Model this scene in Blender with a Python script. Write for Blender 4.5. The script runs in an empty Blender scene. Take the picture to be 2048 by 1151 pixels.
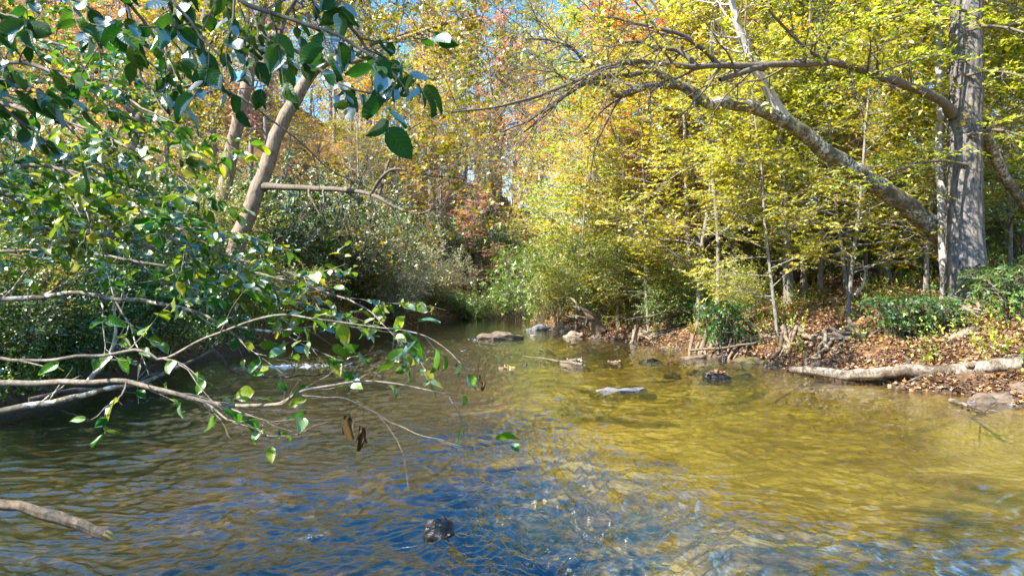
import bpy, math, random
import numpy as np
R = math.radians
PI = math.pi
S = bpy.context.scene
COL = S.collection

# ---------------------------------------------------------------- camera, sky, sun, exposure
CAM_H = 1.5
F = 1365.0
cd = bpy.data.cameras.new("camera"); cam = bpy.data.objects.new("camera", cd); COL.objects.link(cam)
cd.lens = 24.0; cd.sensor_width = 36.0; cd.clip_start = 0.05; cd.clip_end = 2000
cam.location = (0, 0, CAM_H); cam.rotation_euler = (R(90 + 0.61), 0, 0)
S.camera = cam

SUN_EL, SUN_AZ = R(46), R(240)         # azimuth clockwise from +Y: from the left and a little behind
W = bpy.data.worlds.new("World"); S.world = W; W.use_nodes = True
wn = W.node_tree.nodes; wl = W.node_tree.links
for n in list(wn): wn.remove(n)
wo = wn.new('ShaderNodeOutputWorld'); wb = wn.new('ShaderNodeBackground'); sky = wn.new('ShaderNodeTexSky')
sky.sky_type = 'NISHITA'; sky.sun_disc = False; sky.sun_elevation = SUN_EL; sky.sun_rotation = SUN_AZ
sky.air_density = 1.3; sky.dust_density = 0.3; sky.ozone_density = 2.0
hs = wn.new('ShaderNodeHueSaturation'); hs.inputs['Saturation'].default_value = 1.45
wb.inputs['Strength'].default_value = 0.13
wl.new(sky.outputs[0], hs.inputs['Color']); wl.new(hs.outputs[0], wb.inputs['Color']); wl.new(wb.outputs[0], wo.inputs['Surface'])
ld = bpy.data.lights.new("sun", 'SUN'); ld.energy = 5.0; ld.angle = R(0.5); ld.color = (1.0, 0.93, 0.80)
lo = bpy.data.objects.new("sun", ld); COL.objects.link(lo)
lo.rotation_euler = (PI / 2 - SUN_EL, 0, PI - SUN_AZ)   # lamp points down -Z
S.view_settings.view_transform = 'Standard'; S.view_settings.look = 'None'
S.view_settings.exposure = 1.6; S.view_settings.gamma = 1.0
S.render.engine = 'CYCLES'
cy = S.cycles
cy.max_bounces = 6; cy.diffuse_bounces = 3; cy.glossy_bounces = 2; cy.transmission_bounces = 4; cy.transparent_max_bounces = 6
cy.caustics_reflective = False; cy.caustics_refractive = False
cy.use_denoising = True; cy.denoiser = 'OPENIMAGEDENOISE'; cy.denoising_input_passes = 'RGB_ALBEDO_NORMAL'; cy.denoising_prefilter = 'ACCURATE'; cy.use_adaptive_sampling = False
cy.sample_clamp_indirect = 6.0; cy.sample_clamp_direct = 5.0
RNG = np.random.default_rng(7)

def P(px, py, d):
    """a point at distance d (metres along +Y) seen in direction (px, py) of the photograph"""
    return np.array([(px - 1024) / F * d, d, CAM_H + (590 - py) / F * d])

# ---------------------------------------------------------------- numpy noise
_perm = np.random.default_rng(11).permutation(512)
_perm = np.concatenate([_perm, _perm, _perm])
_ga = np.random.default_rng(12).uniform(0, 2 * PI, 512)
def noise2(x, y):
    xi = np.floor(x).astype(int); yi = np.floor(y).astype(int)
    xf = x - xi; yf = y - yi
    u = xf ** 3 * (xf * (xf * 6 - 15) + 10); v = yf ** 3 * (yf * (yf * 6 - 15) + 10)
    def g(ix, iy, fx, fy):
        h = _perm[(_perm[ix & 511] + iy) & 511]; a = _ga[h]
        return np.cos(a) * fx + np.sin(a) * fy
    a = g(xi, yi, xf, yf); b = g(xi + 1, yi, xf - 1, yf)
    c = g(xi, yi + 1, xf, yf - 1); d = g(xi + 1, yi + 1, xf - 1, yf - 1)
    return (a + (b - a) * u) * (1 - v) + (c + (d - c) * u) * v
def fbm(x, y, o=4, g=.5):
    s = 0; a = 1.0; f = 1.0
    for k in range(o):
        s = s + a * noise2(x * f + 17.3 * k, y * f - 9.1 * k); a *= g; f *= 2.03
    return s
def sstep(a, b, x):
    t = np.clip((x - a) / (b - a), 0, 1); return t * t * (3 - 2 * t)
def nrm(v):
    return v / np.maximum(np.linalg.norm(v, axis=-1, keepdims=True), 1e-9)

# ---------------------------------------------------------------- mesh helpers
class Geo:
    def __init__(s): s.v = []; s.q = []; s.t = []; s.n = 0; s.r = []; s.uv = []
    def add(s, v, q=None, t=None, rnd=None, uv=None):
        v = np.asarray(v, dtype=np.float32).reshape(-1, 3)
        if q is not None and len(q): s.q.append(np.asarray(q, dtype=np.int32).reshape(-1, 4) + s.n)
        if t is not None and len(t): s.t.append(np.asarray(t, dtype=np.int32).reshape(-1, 3) + s.n)
        s.v.append(v); s.n += len(v)
        s.r.append(np.zeros(len(v), np.float32) if rnd is None else np.asarray(rnd, np.float32))
        s.uv.append(np.zeros((len(v), 2), np.float32) if uv is None else np.asarray(uv, np.float32))
    def mesh(s, name, mat, smooth=True):
        me = bpy.data.meshes.new(name)
        v = np.concatenate(s.v) if s.v else np.zeros((0, 3), np.float32)
        q = np.concatenate(s.q) if s.q else np.zeros((0, 4), np.int32)
        t = np.concatenate(s.t) if s.t else np.zeros((0, 3), np.int32)
        me.vertices.add(len(v)); me.vertices.foreach_set('co', v.ravel())
        loops = np.concatenate([q.ravel(), t.ravel()]).astype(np.int32)
        me.loops.add(len(loops)); me.loops.foreach_set('vertex_index', loops)
        st = np.concatenate([np.arange(len(q)) * 4, len(q) * 4 + np.arange(len(t)) * 3]).astype(np.int32)
        tot = np.concatenate([np.full(len(q), 4), np.full(len(t), 3)]).astype(np.int32)
        me.polygons.add(len(st)); me.polygons.foreach_set('loop_start', st); me.polygons.foreach_set('loop_total', tot)
        me.polygons.foreach_set('use_smooth', np.full(len(st), smooth, dtype=bool))
        a = me.attributes.new('rnd', 'FLOAT', 'POINT'); a.data.foreach_set('value', np.concatenate(s.r) if s.r else np.zeros(0, np.float32))
        uv = np.concatenate(s.uv) if s.uv else np.zeros((0, 2), np.float32)
        if len(uv) and np.any(uv):
            a = me.attributes.new('luv', 'FLOAT2', 'POINT'); a.data.foreach_set('vector', uv.ravel())
        me.update(calc_edges=True)
        me.materials.append(mat)
        return me
    def obj(s, name, mat, parent=None, smooth=True, loc=None):
        o = bpy.data.objects.new(name, s.mesh(name, mat, smooth)); COL.objects.link(o)
        if parent is not None: o.parent = parent
        if loc is not None: o.location = loc
        return o

def tag(o, label=None, cat=None, group=None, kind=None):
    if label: o['label'] = label
    if cat: o['category'] = cat
    if group: o['group'] = group
    if kind: o['kind'] = kind
    return o
def empty(name, loc=(0, 0, 0), label=None, cat=None, group=None, rz=0):
    o = bpy.data.objects.new(name, None); COL.objects.link(o); o.location = loc; o.rotation_euler = (0, 0, rz)
    o.empty_display_size = .3
    return tag(o, label, cat, group)

def frames(Pts):
    """Pts [B,K,3] -> tangent, normal, binormal"""
    T = np.gradient(Pts, axis=1); T = nrm(T)
    ref = np.tile(np.array([[0.31, 0.87, 0.12]]), (len(Pts), 1))
    par = np.abs(np.sum(T[:, 0] * nrm(ref), -1)) > .9
    ref[par] = [1, 0, .2]
    N = np.zeros_like(T); n = ref
    for k in range(T.shape[1]):
        n = nrm(n - T[:, k] * np.sum(n * T[:, k], -1, keepdims=True)); N[:, k] = n
    return T, N, np.cross(T, N)

def tubes(g, Pts, Rad, n=5, rough=0.0, seed=0, caps=False, flute=None):
    """sweep B poly-lines of K points with n sides"""
    Pts = np.asarray(Pts, float); Rad = np.asarray(Rad, float)
    if Pts.ndim == 2: Pts = Pts[None]; Rad = Rad[None]
    B, K, _ = Pts.shape
    T, N, Bn = frames(Pts)
    a = np.arange(n) / n * 2 * PI
    ca = np.cos(a)[None, None, :, None]; sa = np.sin(a)[None, None, :, None]
    rr = np.repeat(Rad[:, :, None], n, 2)
    if rough > 0:
        L = np.cumsum(np.linalg.norm(np.diff(Pts, axis=1, prepend=Pts[:, :1]), axis=-1), axis=1)
        k = noise2(np.cos(a)[None, None] * 1.4 + seed * 3.1 + L[..., None] * 1.3 + 50, np.sin(a)[None, None] * 1.4 + L[..., None] * 2.2)
        k = k + .6 * noise2(np.cos(a)[None, None] * 3.1 + seed + L[..., None] * 4 + 90, np.sin(a)[None, None] * 3.1 - L[..., None] * 5)
        rr = rr * (1 + rough * k)
    if flute is not None: rr = rr * flute(np.linspace(0, 1, K)[None, :, None], a[None, None, :])
    V = Pts[:, :, None] + (N[:, :, None] * ca + Bn[:, :, None] * sa) * rr[..., None]
    idx = np.arange(B * K * n).reshape(B, K, n)
    q = np.stack([idx[:, :-1], np.roll(idx, -1, 2)[:, :-1], np.roll(idx, -1, 2)[:, 1:], idx[:, 1:]], -1).reshape(-1, 4)
    rnd = np.repeat(RNG.random(B), K * n)
    g.add(V.reshape(-1, 3), q, rnd=rnd)
    if caps:
        for b in range(B):
            for k in (0, K - 1):
                c = Pts[b, k] + T[b, k] * Rad[b, k] * (.05 if k else -.05)
                ring = V[b, k]; m = ring * .55 + c * .45 + T[b, k] * Rad[b, k] * (.08 if k else -.08)
                i = np.arange(n); j = (i + 1) % n
                if k: qq = np.stack([i, j, j + n, i + n], 1); tt = np.stack([i + n, j + n, np.full(n, 2 * n)], 1)
                else: qq = np.stack([j, i, i + n, j + n], 1); tt = np.stack([j + n, i + n, np.full(n, 2 * n)], 1)
                g.add(np.vstack([ring, m, c[None]]), qq, tt, rnd=np.full(2 * n + 1, 2.0))

def curve(pts, K, wob=0.0, seed=0):
    """Catmull-Rom through pts, resampled to K points, with a little wobble"""
    p = np.asarray(pts, float); p = np.vstack([2 * p[0] - p[1], p, 2 * p[-1] - p[-2]])
    n = len(p) - 3; L = np.linalg.norm(np.diff(p[1:-1], axis=0), axis=1); cl = np.concatenate([[0], np.cumsum(L)])
    s = np.linspace(0, cl[-1], K); i = np.clip(np.searchsorted(cl, s, 'right') - 1, 0, n - 1)
    t = ((s - cl[i]) / L[i])[:, None]
    a, b, c, d = p[i], p[i + 1], p[i + 2], p[i + 3]
    o = .5 * (2 * b + (c - a) * t + (2 * a - 5 * b + 4 * c - d) * t ** 2 + (3 * b - a - 3 * c + d) * t ** 3)
    if wob:
        r = np.random.default_rng(seed); ph = r.uniform(0, 90, 3)
        w = np.stack([noise2(s / cl[-1] * K / 4 + ph[k], s * 0 + ph[k] * 1.7) for k in range(3)], 1)
        o = o + w * wob * np.minimum(1, np.linspace(0, 8, K))[:, None]
    return o

def interp(Pts, Rad, t):
    """Pts [B,K,3], t [B,m] in 0..1 -> pos, tangent, radius [B,m,...]"""
    B, K, _ = Pts.shape; f = t * (K - 1); i = np.clip(f.astype(int), 0, K - 2); w = (f - i)[..., None]
    b = np.arange(B)[:, None]
    p0, p1 = Pts[b, i], Pts[b, i + 1]
    return p0 * (1 - w) + p1 * w, nrm(p1 - p0), Rad[b, i] * (1 - w[..., 0]) + Rad[b, i + 1] * w[..., 0]

def sprout(rng, Pts, Rad, m, length, K=5, t0=.2, t1=1.0, ang=(40, 70), flat=.5, wob=.18, trop=0.0, rk=.55, taper=.3, lenprof=None, rmin=.003, bias=None):
    """m children on every parent line, walked with wobble and tropism"""
    Pts = np.asarray(Pts, float); Rad = np.asarray(Rad, float)
    if Pts.ndim == 2: Pts = Pts[None]; Rad = Rad[None]
    B = len(Pts)
    t = t0 + (t1 - t0) * (np.arange(m)[None] + rng.random((B, m))) / m
    p, tan, r = interp(Pts, Rad, t)
    rv = rng.normal(size=(B, m, 3)); rv[..., 2] *= flat
    side = nrm(rv - tan * np.sum(rv * tan, -1, keepdims=True))
    if flat < .6:    # alternate left and right for planar sprays
        up = np.array([0, 0, 1.]); h = np.cross(tan, up); h = nrm(h + 1e-6)
        sg = np.where((np.arange(m) % 2)[None, :, None] == 0, 1, -1)
        side = nrm(side * flat * 1.2 + h * sg * (1 - flat))
    A = np.radians(rng.uniform(ang[0], ang[1], (B, m)))[..., None]
    d = nrm(tan * np.cos(A) + side * np.sin(A))
    if bias is not None: d = nrm(d + np.array(bias))
    L = length * rng.uniform(.65, 1.25, (B, m))
    if lenprof is not None: L = L * lenprof(t)
    C = B * m; p = p.reshape(C, 3); d = d.reshape(C, 3); L = L.reshape(C); r = np.minimum(r.reshape(C) * rk, L * .05 + rmin)
    r = np.maximum(r, rmin)
    out = np.zeros((C, K, 3)); out[:, 0] = p; seg = (L / (K - 1))[:, None]
    for k in range(1, K):
        d = d + rng.normal(size=(C, 3)) * wob; d[:, 2] += trop; d = nrm(d)
        out[:, k] = out[:, k - 1] + d * seg
    rad = r[:, None] * np.linspace(1, taper, K)[None]
    return out, rad

def leaf_arrays(rng, Pts, q, t0=.15, t1=1.05, updn=1.0, jit=.5, droop=0.0, spread=55):
    """q leaves on every twig: anchor, axis, normal"""
    B, K, _ = Pts.shape
    t = t0 + (t1 - t0) * (np.arange(q)[None] + rng.random((B, q))) / q
    tc = np.clip(t, 0, 1)
    p, tan, _ = interp(Pts, np.ones((B, K)), tc)
    up = np.array([0, 0, 1.0])
    h = nrm(np.cross(tan, up) + rng.normal(size=tan.shape) * .15)
    sg = np.where((np.arange(q) % 2)[None, :, None] == 0, 1, -1)
    A = np.radians(spread * rng.uniform(.5, 1.3, (B, q)))[..., None] * np.where(t > .97, .25, 1)[..., None]
    ax = nrm(tan * np.cos(A) + h * sg * np.sin(A) + rng.normal(size=tan.shape) * .22 - up * droop)
    n = up * updn + rng.normal(size=tan.shape) * jit
    n = nrm(n - ax * np.sum(n * ax, -1, keepdims=True))
    return p.reshape(-1, 3), ax.reshape(-1, 3), n.reshape(-1, 3)

def put_leaves(g, rng, p, ax, n, size, wid=.55, shape='quad', fold=.15):
    N = len(p); s = (size * rng.uniform(.6, 1.25, N))[:, None]
    b = np.cross(n, ax); rnd = rng.random(N)
    if shape == 'quad':
        w = wid * .5
        v = np.stack([p, p + ax * s * .45 + b * s * w + n * s * fold, p + ax * s, p + ax * s * .45 - b * s * w + n * s * fold], 1)
        q = np.arange(N * 4).reshape(N, 4)
        g.add(v.reshape(-1, 3), q, rnd=np.repeat(rnd, 4))
    elif shape == 'star':    # maple/oak like: three lobes
        w = wid * .5
        c = p + ax * s * .35
        v = np.stack([p, c + b * s * w * 1.2 + ax * s * .1, c + b * s * .1 + ax * s * .2, p + ax * s, c - b * s * .1 + ax * s * .2, c - b * s * w * 1.2 + ax * s * .1], 1)
        i = np.arange(N)[:, None] * 6
        q = np.concatenate([i + [[0, 1, 2, 3]], i + [[0, 3, 4, 5]]], 0)
        g.add(v.reshape(-1, 3), q, rnd=np.repeat(rnd, 6))
    else:                    # ovate with fold, pleats and curl
        vv = np.array([0, .06, .2, .38, .56, .74, .88, 1.0]); ww = np.array([.03, .42, .86, 1.0, .92, .66, .32, .0]) * wid * .5
        uu = np.array([-1, -.5, 0, .5, 1.])
        V, U = np.meshgrid(vv, uu, indexing='ij'); Wd = np.repeat(ww[:, None], 5, 1)
        Fo = (fold * rng.uniform(-.2, 3.4, N))[:, None, None]; Cu = rng.uniform(-.15, .6, N)[:, None, None]; Tw = rng.normal(size=N)[:, None, None] * .4
        wav = rng.uniform(0, 6, N)[:, None, None]
        X = U[None] * Wd[None]
        Z = np.abs(U)[None] ** 1.3 * Fo * wid * .8 - Cu * V[None] ** 2 + X * Tw * V[None] * 1.5 + .025 * np.sin(V[None] * 9 + wav + U[None] * 2)
        Z = Z * 1.0
        co = p[:, None, None] + (ax[:, None, None] * V[None, ..., None] + b[:, None, None] * X[..., None] + n[:, None, None] * Z[..., None]) * s[:, None, None]
        k = np.arange(40).reshape(8, 5)
        f = np.stack([k[:-1, :-1], k[:-1, 1:], k[1:, 1:], k[1:, :-1]], -1).reshape(-1, 4)
        q = (np.arange(N)[:, None, None] * 40 + f[None]).reshape(-1, 4)
        uv = np.tile(np.stack([U, V], -1).reshape(1, 40, 2), (N, 1, 1)).reshape(-1, 2)
        g.add(co.reshape(-1, 3), q, rnd=np.repeat(rnd, 40), uv=uv)

# ---------------------------------------------------------------- materials
def mat(name):
    m = bpy.data.materials.new(name); m.use_nodes = True; nt = m.node_tree
    for n in list(nt.nodes): nt.nodes.remove(n)
    return m, nt
class NT:
    def __init__(s, nt): s.nt = nt
    def n(s, t, **k):
        o = s.nt.nodes.new(t)
        for a, b in k.items(): setattr(o, a, b)
        return o
    def l(s, a, b): s.nt.links.new(a, b)
    def ramp(s, fac, cols, interp='LINEAR'):
        r = s.n('ShaderNodeValToRGB'); e = r.color_ramp; e.interpolation = interp
        while len(e.elements) < len(cols): e.elements.new(.5)
        for i, c in enumerate(cols):
            pos, col = c; e.elements[i].position = pos; e.elements[i].color = (*col, 1)
        s.l(fac, r.inputs[0]); return r.outputs[0]
    def noise(s, vec, scale, detail=4, rough=.55, dist=0):
        o = s.n('ShaderNodeTexNoise'); o.inputs['Scale'].default_value = scale; o.inputs['Detail'].default_value = detail
        o.inputs['Roughness'].default_value = rough; o.inputs['Distortion'].default_value = dist
        if vec is not None: s.l(vec, o.inputs['Vector'])
        return o.outputs[0]
    def mapping(s, vec, scale=(1, 1, 1), rot=(0, 0, 0)):
        o = s.n('ShaderNodeMapping'); o.inputs['Scale'].default_value = scale; o.inputs['Rotation'].default_value = rot; s.l(vec, o.inputs[0]); return o.outputs[0]
    def math(s, op, a, b=None, c=None):
        o = s.n('ShaderNodeMath', operation=op)
        for i, x in enumerate((a, b, c)):
            if x is None: continue
            if isinstance(x, (int, float)): o.inputs[i].default_value = x
            else: s.l(x, o.inputs[i])
        return o.outputs[0]
    def mix(s, f, a, b, mode='MIX'):
        o = s.n('ShaderNodeMix', data_type='RGBA', blend_type=mode)
        for k, x in ((0, f), (6, a), (7, b)):
            if isinstance(x, (int, float)): o.inputs[k].default_value = x
            elif isinstance(x, tuple): o.inputs[k].default_value = (*x, 1)
            else: s.l(x, o.inputs[k])
        return o.outputs[2]
    def bump(s, h, st=.5, dist=.02):
        o = s.n('ShaderNodeBump'); o.inputs['Strength'].default_value = st; o.inputs['Distance'].default_value = dist; s.l(h, o.inputs['Height']); return o.outputs[0]

def leaf_mat(name, cols, trans=.45, gloss=.06, grough=.6, vein=False, bright=1.0):
    m, nt = mat(name); N = NT(nt)
    at = N.n('ShaderNodeAttribute', attribute_name='rnd')
    oi = N.n('ShaderNodeObjectInfo')
    k = len(cols)
    c = N.ramp(at.outputs['Fac'], [(i / (k - 1), tuple(x * bright for x in col)) for i, col in enumerate(cols)])
    geo = N.n('ShaderNodeNewGeometry')
    nz = N.noise(geo.outputs['Position'], .8, 2)
    h = N.n('ShaderNodeHueSaturation'); N.l(c, h.inputs['Color'])
    N.l(N.math('ADD', N.math('MULTIPLY', oi.outputs['Random'], .055), N.math('MULTIPLY', nz, .05), ), h.inputs['Hue'])
    # centre hue on .5
    hh = N.math('ADD', h.inputs['Hue'].links[0].from_socket, .456); N.l(hh, h.inputs['Hue'])
    N.l(N.math('ADD', .72, N.math('MULTIPLY', N.noise(geo.outputs['Position'], 2.3, 1), .6)), h.inputs['Value'])
    c = h.outputs[0]
    nrmo = None
    if vein:
        uv = N.n('ShaderNodeAttribute', attribute_name='luv'); sp = N.n('ShaderNodeSeparateXYZ'); N.l(uv.outputs['Vector'], sp.inputs[0])
        au = N.math('ABSOLUTE', sp.outputs[0])
        ph = N.math('MULTIPLY', N.math('SUBTRACT', N.math('MULTIPLY', sp.outputs[1], 8.0), N.math('MULTIPLY', au, 1.6)), 2 * PI)
        w = N.math('ADD', N.math('MULTIPLY', N.math('SINE', ph), .5), .5)
        mid = N.math('LESS_THAN', au, .05)
        nrmo = N.bump(w, .35, .002)
        vl = N.math('MAXIMUM', N.math('MULTIPLY', N.math('POWER', w, 8.0), .28), N.math('MULTIPLY', mid, .7))
        c = N.mix(vl, c, N.mix(1.0, c, (1.7, 1.5, 1.3), 'MULTIPLY'))
        sp2 = N.noise(geo.outputs['Position'], 60, 2); ed = N.math('ADD', au, N.math('MULTIPLY', N.noise(geo.outputs['Position'], 22, 4), 1.3)); c = N.mix(N.ramp(ed, [(.78, (0, 0, 0)), (.86, (1, 1, 1))]) if False else N.math('MULTIPLY', N.math('GREATER_THAN', ed, 1.72), .75), c, (.22, .13, .03))
        c = N.mix(N.math('MULTIPLY', N.math('GREATER_THAN', sp2, .67), .6), c, (.16, .09, .02))
    d = N.n('ShaderNodeBsdfDiffuse'); N.l(c, d.inputs[0])
    t = N.n('ShaderNodeBsdfTranslucent')
    N.l(N.mix(1.0, c, (1.25, 1.15, .55), 'MULTIPLY'), t.inputs[0])
    mx = N.n('ShaderNodeMixShader'); mx.inputs[0].default_value = trans; N.l(d.outputs[0], mx.inputs[1]); N.l(t.outputs[0], mx.inputs[2])
    gl = N.n('ShaderNodeBsdfGlossy'); gl.inputs['Roughness'].default_value = grough; gl.inputs[0].default_value = (1, 1, 1, 1)
    fr = N.n('ShaderNodeFresnel'); fr.inputs[0].default_value = 1.45
    f2 = N.math('MINIMUM', N.math('MULTIPLY', fr.outputs[0], gloss / (.16 if vein else .28)), .3)
    mg = N.n('ShaderNodeMixShader'); N.l(f2, mg.inputs[0]); N.l(mx.outputs[0], mg.inputs[1]); N.l(gl.outputs[0], mg.inputs[2])
    if nrmo is not None:
        for x in (d, gl, t): N.l(nrmo, x.inputs['Normal'])
    o = N.n('ShaderNodeOutputMaterial'); N.l(mg.outputs[0], o.inputs[0])
    return m

def bark_mat(name, dark, light, scale=1.0, lichen=None, lich_amt=.5, stretch=6, bump=.6, moss=0.0, cut=(.50, .34, .12), patch=False):
    m, nt = mat(name); N = NT(nt)
    tc = N.n('ShaderNodeTexCoord'); v = tc.outputs['Object']
    mp = N.mapping(v, (scale * stretch, scale * stretch, scale))
    a = N.noise(mp, 3.0, 8, .65, .6); b = N.noise(mp, 9.0, 5, .6, .3); c3 = N.noise(v, 2.2 * scale, 4)
    hgt = N.math('ADD', N.math('MULTIPLY', a, .7), N.math('MULTIPLY', b, .3))
    c = N.ramp(hgt, [(.34, dark), (.48, tuple(x * .5 + y * .5 for x, y in zip(dark, light))), (.62, light)])
    if lichen:
        l1 = N.noise(v, 14 * scale, 5, .7); l2 = N.noise(v, 2.5 * scale, 3)
        k = N.math('MULTIPLY', N.ramp(l1, [(.47, (0, 0, 0)), (.56, (1, 1, 1))]), N.ramp(l2, [(.38, (0, 0, 0)), (.6, (1, 1, 1))]))
        c = N.mix(N.math('MULTIPLY', k, lich_amt), c, lichen)
    if moss > 0:
        k = N.ramp(N.noise(v, 3.7 * scale, 5), [(.5, (0, 0, 0)), (.62, (1, 1, 1))])
        c = N.mix(N.math('MULTIPLY', k, moss), c, (.09, .10, .015))
    at = N.n('ShaderNodeAttribute', attribute_name='rnd')
    if patch:
        c = N.mix(N.ramp(N.noise(v, 2.6, 6, .7), [(.46, (0, 0, 0)), (.56, (1, 1, 1))]), c, N.mix(1.0, c, (.38, .34, .30), 'MULTIPLY'))
    c = N.mix(N.math('GREATER_THAN', at.outputs['Fac'], 1.5), c, N.mix(b, tuple(x * .6 for x in cut), cut))
    p = N.n('ShaderNodeBsdfPrincipled'); N.l(c, p.inputs['Base Color']); p.inputs['Roughness'].default_value = .85
    p.inputs['Specular IOR Level'].default_value = .25
    N.l(N.bump(hgt, bump, .03 / scale), p.inputs['Normal'])
    o = N.n('ShaderNodeOutputMaterial'); N.l(p.outputs[0], o.inputs[0])
    return m

M = {}
M['yellowgreen'] = leaf_mat('yellow_green_leaves', [(.18, .27, .02), (.36, .43, .035), (.58, .58, .07), (.72, .62, .10)], .5, .05)
M['yellow'] = leaf_mat('yellow_leaves', [(.50, .45, .03), (.72, .56, .035), (.78, .52, .05), (.62, .30, .04)], .5, .05)
M['olive'] = leaf_mat('olive_leaves', [(.12, .19, .012), (.26, .30, .015), (.46, .40, .02), (.48, .24, .03)], .5, .05)
M['orange'] = leaf_mat('orange_leaves', [(.62, .38, .09), (.68, .38, .12), (.70, .52, .12), (.52, .22, .09)], .5, .04)
M['red'] = leaf_mat('red_leaves', [(.70, .20, .10), (.62, .11, .08), (.72, .34, .16), (.68, .28, .07)], .5, .04)
M['peach'] = leaf_mat('peach_leaves', [(.72, .48, .22), (.78, .58, .30), (.70, .36, .16), (.66, .52, .20)], .5, .04)
M['pink'] = leaf_mat('pink_leaves', [(.66, .34, .34), (.62, .26, .28), (.74, .50, .44)], .5, .04)
M['green'] = leaf_mat('green_leaves', [(.05, .13, .012), (.09, .22, .015), (.17, .30, .02), (.34, .38, .03)], .45, .07)
M['conifer'] = leaf_mat('conifer_needles', [(.04, .13, .10), (.07, .20, .16), (.12, .26, .20)], .25, .10)
M['rhodo'] = leaf_mat('glossy_evergreen_leaves', [(.08, .18, .02), (.14, .28, .04), (.26, .42, .06), (.36, .44, .06)], .35, .12, .35)
M['laurel'] = leaf_mat('laurel_leaves', [(.035, .10, .025), (.06, .16, .035), (.12, .24, .04), (.22, .30, .05)], .3, .14, .35)
M['dark'] = leaf_mat('dark_evergreen_leaves', [(.025, .07, .01), (.045, .12, .015), (.09, .17, .02), (.20, .22, .02)], .35, .06, .55)
M['grey'] = leaf_mat('grey_green_leaves', [(.50, .54, .36), (.60, .62, .42), (.68, .64, .44), (.40, .46, .22)], .35, .06)
M['near'] = leaf_mat('broad_green_leaves', [(.035, .12, .012), (.06, .19, .018), (.12, .27, .02), (.20, .34, .03), (.42, .44, .04)], .55, .035, .5, vein=True)
M['nearhigh'] = leaf_mat('broad_dark_leaves', [(.025, .09, .015), (.04, .13, .02), (.09, .19, .02)], .5, .045, .55, vein=True)
M['dead'] = leaf_mat('dead_leaves', [(.05, .025, .012), (.09, .045, .02), (.14, .07, .03)], .2, .03)
M['litter'] = leaf_mat('litter_leaves', [(.20, .09, .035), (.38, .19, .07), (.13, .055, .025), (.50, .34, .18), (.34, .13, .03), (.48, .31, .06)], .15, .06)
M['bark'] = bark_mat('grey_bark', (.07, .055, .045), (.34, .30, .27), 1.0, (.45, .45, .42), .5, 6, 1.0)
M['bark_big'] = bark_mat('furrowed_bark', (.02, .017, .015), (.23, .205, .19), 1.1, (.38, .37, .35), .5, 6, 1.0)
M['bark_lichen'] = bark_mat('lichen_bark', (.035, .028, .02), (.22, .19, .14), 1.15, (.74, .72, .64), 1.0, 1.6, 1.0, moss=.3)
M['bark_brown'] = bark_mat('brown_bark', (.09, .06, .04), (.40, .30, .23), 1.4, (.45, .40, .34), .4, 4, .9)
M['bark_dark'] = bark_mat('dark_bark', (.05, .04, .03), (.22, .18, .14), 2.0, (.30, .30, .24), .3, 4, .7)
M['bark_white'] = bark_mat('pale_bark', (.30, .27, .24), (.66, .62, .57), 1.5, (.25, .24, .2), .4, 3, .5)
M['twig'] = bark_mat('twig_bark', (.09, .065, .05), (.32, .26, .21), 5.0, (.42, .42, .36), .5, 2, .3)
M['drift'] = bark_mat('weathered_wood', (.06, .045, .035), (.44, .37, .30), 3.0, (.10, .08, .05), .7, 3, 1.0, patch=True, cut=(.22, .16, .10))
M['rootwood'] = bark_mat('root_wood', (.08, .055, .035), (.34, .25, .17), 3.0, None, 0, 4, .6)

# ---------------------------------------------------------------- terrain
YS = np.array([-60, 5, 8.5, 9.3, 10.5, 12, 16, 19, 23, 26, 31, 37, 41, 44, 48, 54, 60])
XL = np.array([-7, -6.3, -6.15, -6.1, -6.2, -6.4, -7.0, -7.1, -7.1, -7.1, -6.8, -5.2, -3.4, -1.0, 5.0, 16, 30])
XR = np.array([9, 8.6, 8.1, 7.5, 6.5, 5.7, 5.0, 4.4, 3.0, 2.5, 1.9, 1.1, 1.6, 4.0, 12.0, 26, 44])
def shore_s(x, y):
    wob = fbm(x * .35, y * .35, 3) * .5
    l = np.interp(y, YS, XL) - x; r = x - np.interp(y, YS, XR)
    return l + wob, r + wob
def ground_z(x, y):
    x = np.asarray(x, float); y = np.asarray(y, float)
    l, r = shore_s(x, y)
    s = np.maximum(l, r)
    right = r > l
    zr = np.interp(r, [-3, -1, -.15, .3, 1.2, 2.5, 5, 9, 20, 60, 150, 400], [-.55, -.42, -.12, .12, .62, .98, 1.38, 2.0, 2.9, 9, 36, 62])
    zl = np.interp(l, [-3, -1, -.15, .25, .9, 2.5, 6, 12, 30, 70, 150, 400], [-.55, -.42, -.12, .28, .75, 1.1, 1.7, 3.0, 9.5, 27, 48, 70])
    z = np.where(right, zr, zl)
    land = sstep(-.3, 1.2, s)
    z = z + land * (.20 * fbm(x * .4, y * .4, 4) + .13 * fbm(x * 1.7, y * 1.7, 4)) * np.clip(.5 + s * .2, .5, 4)
    z = z + (1 - land) * (.07 * fbm(x * .9, y * .9, 3))
    z = z + .36 * np.exp(-((x - 6.7) / 1.5) ** 2 - ((y - 9.1) / .28) ** 2) + .26 * np.exp(-((x - 5.7) / .9) ** 2 - ((y - 10.7) / .25) ** 2)
    return z

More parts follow.
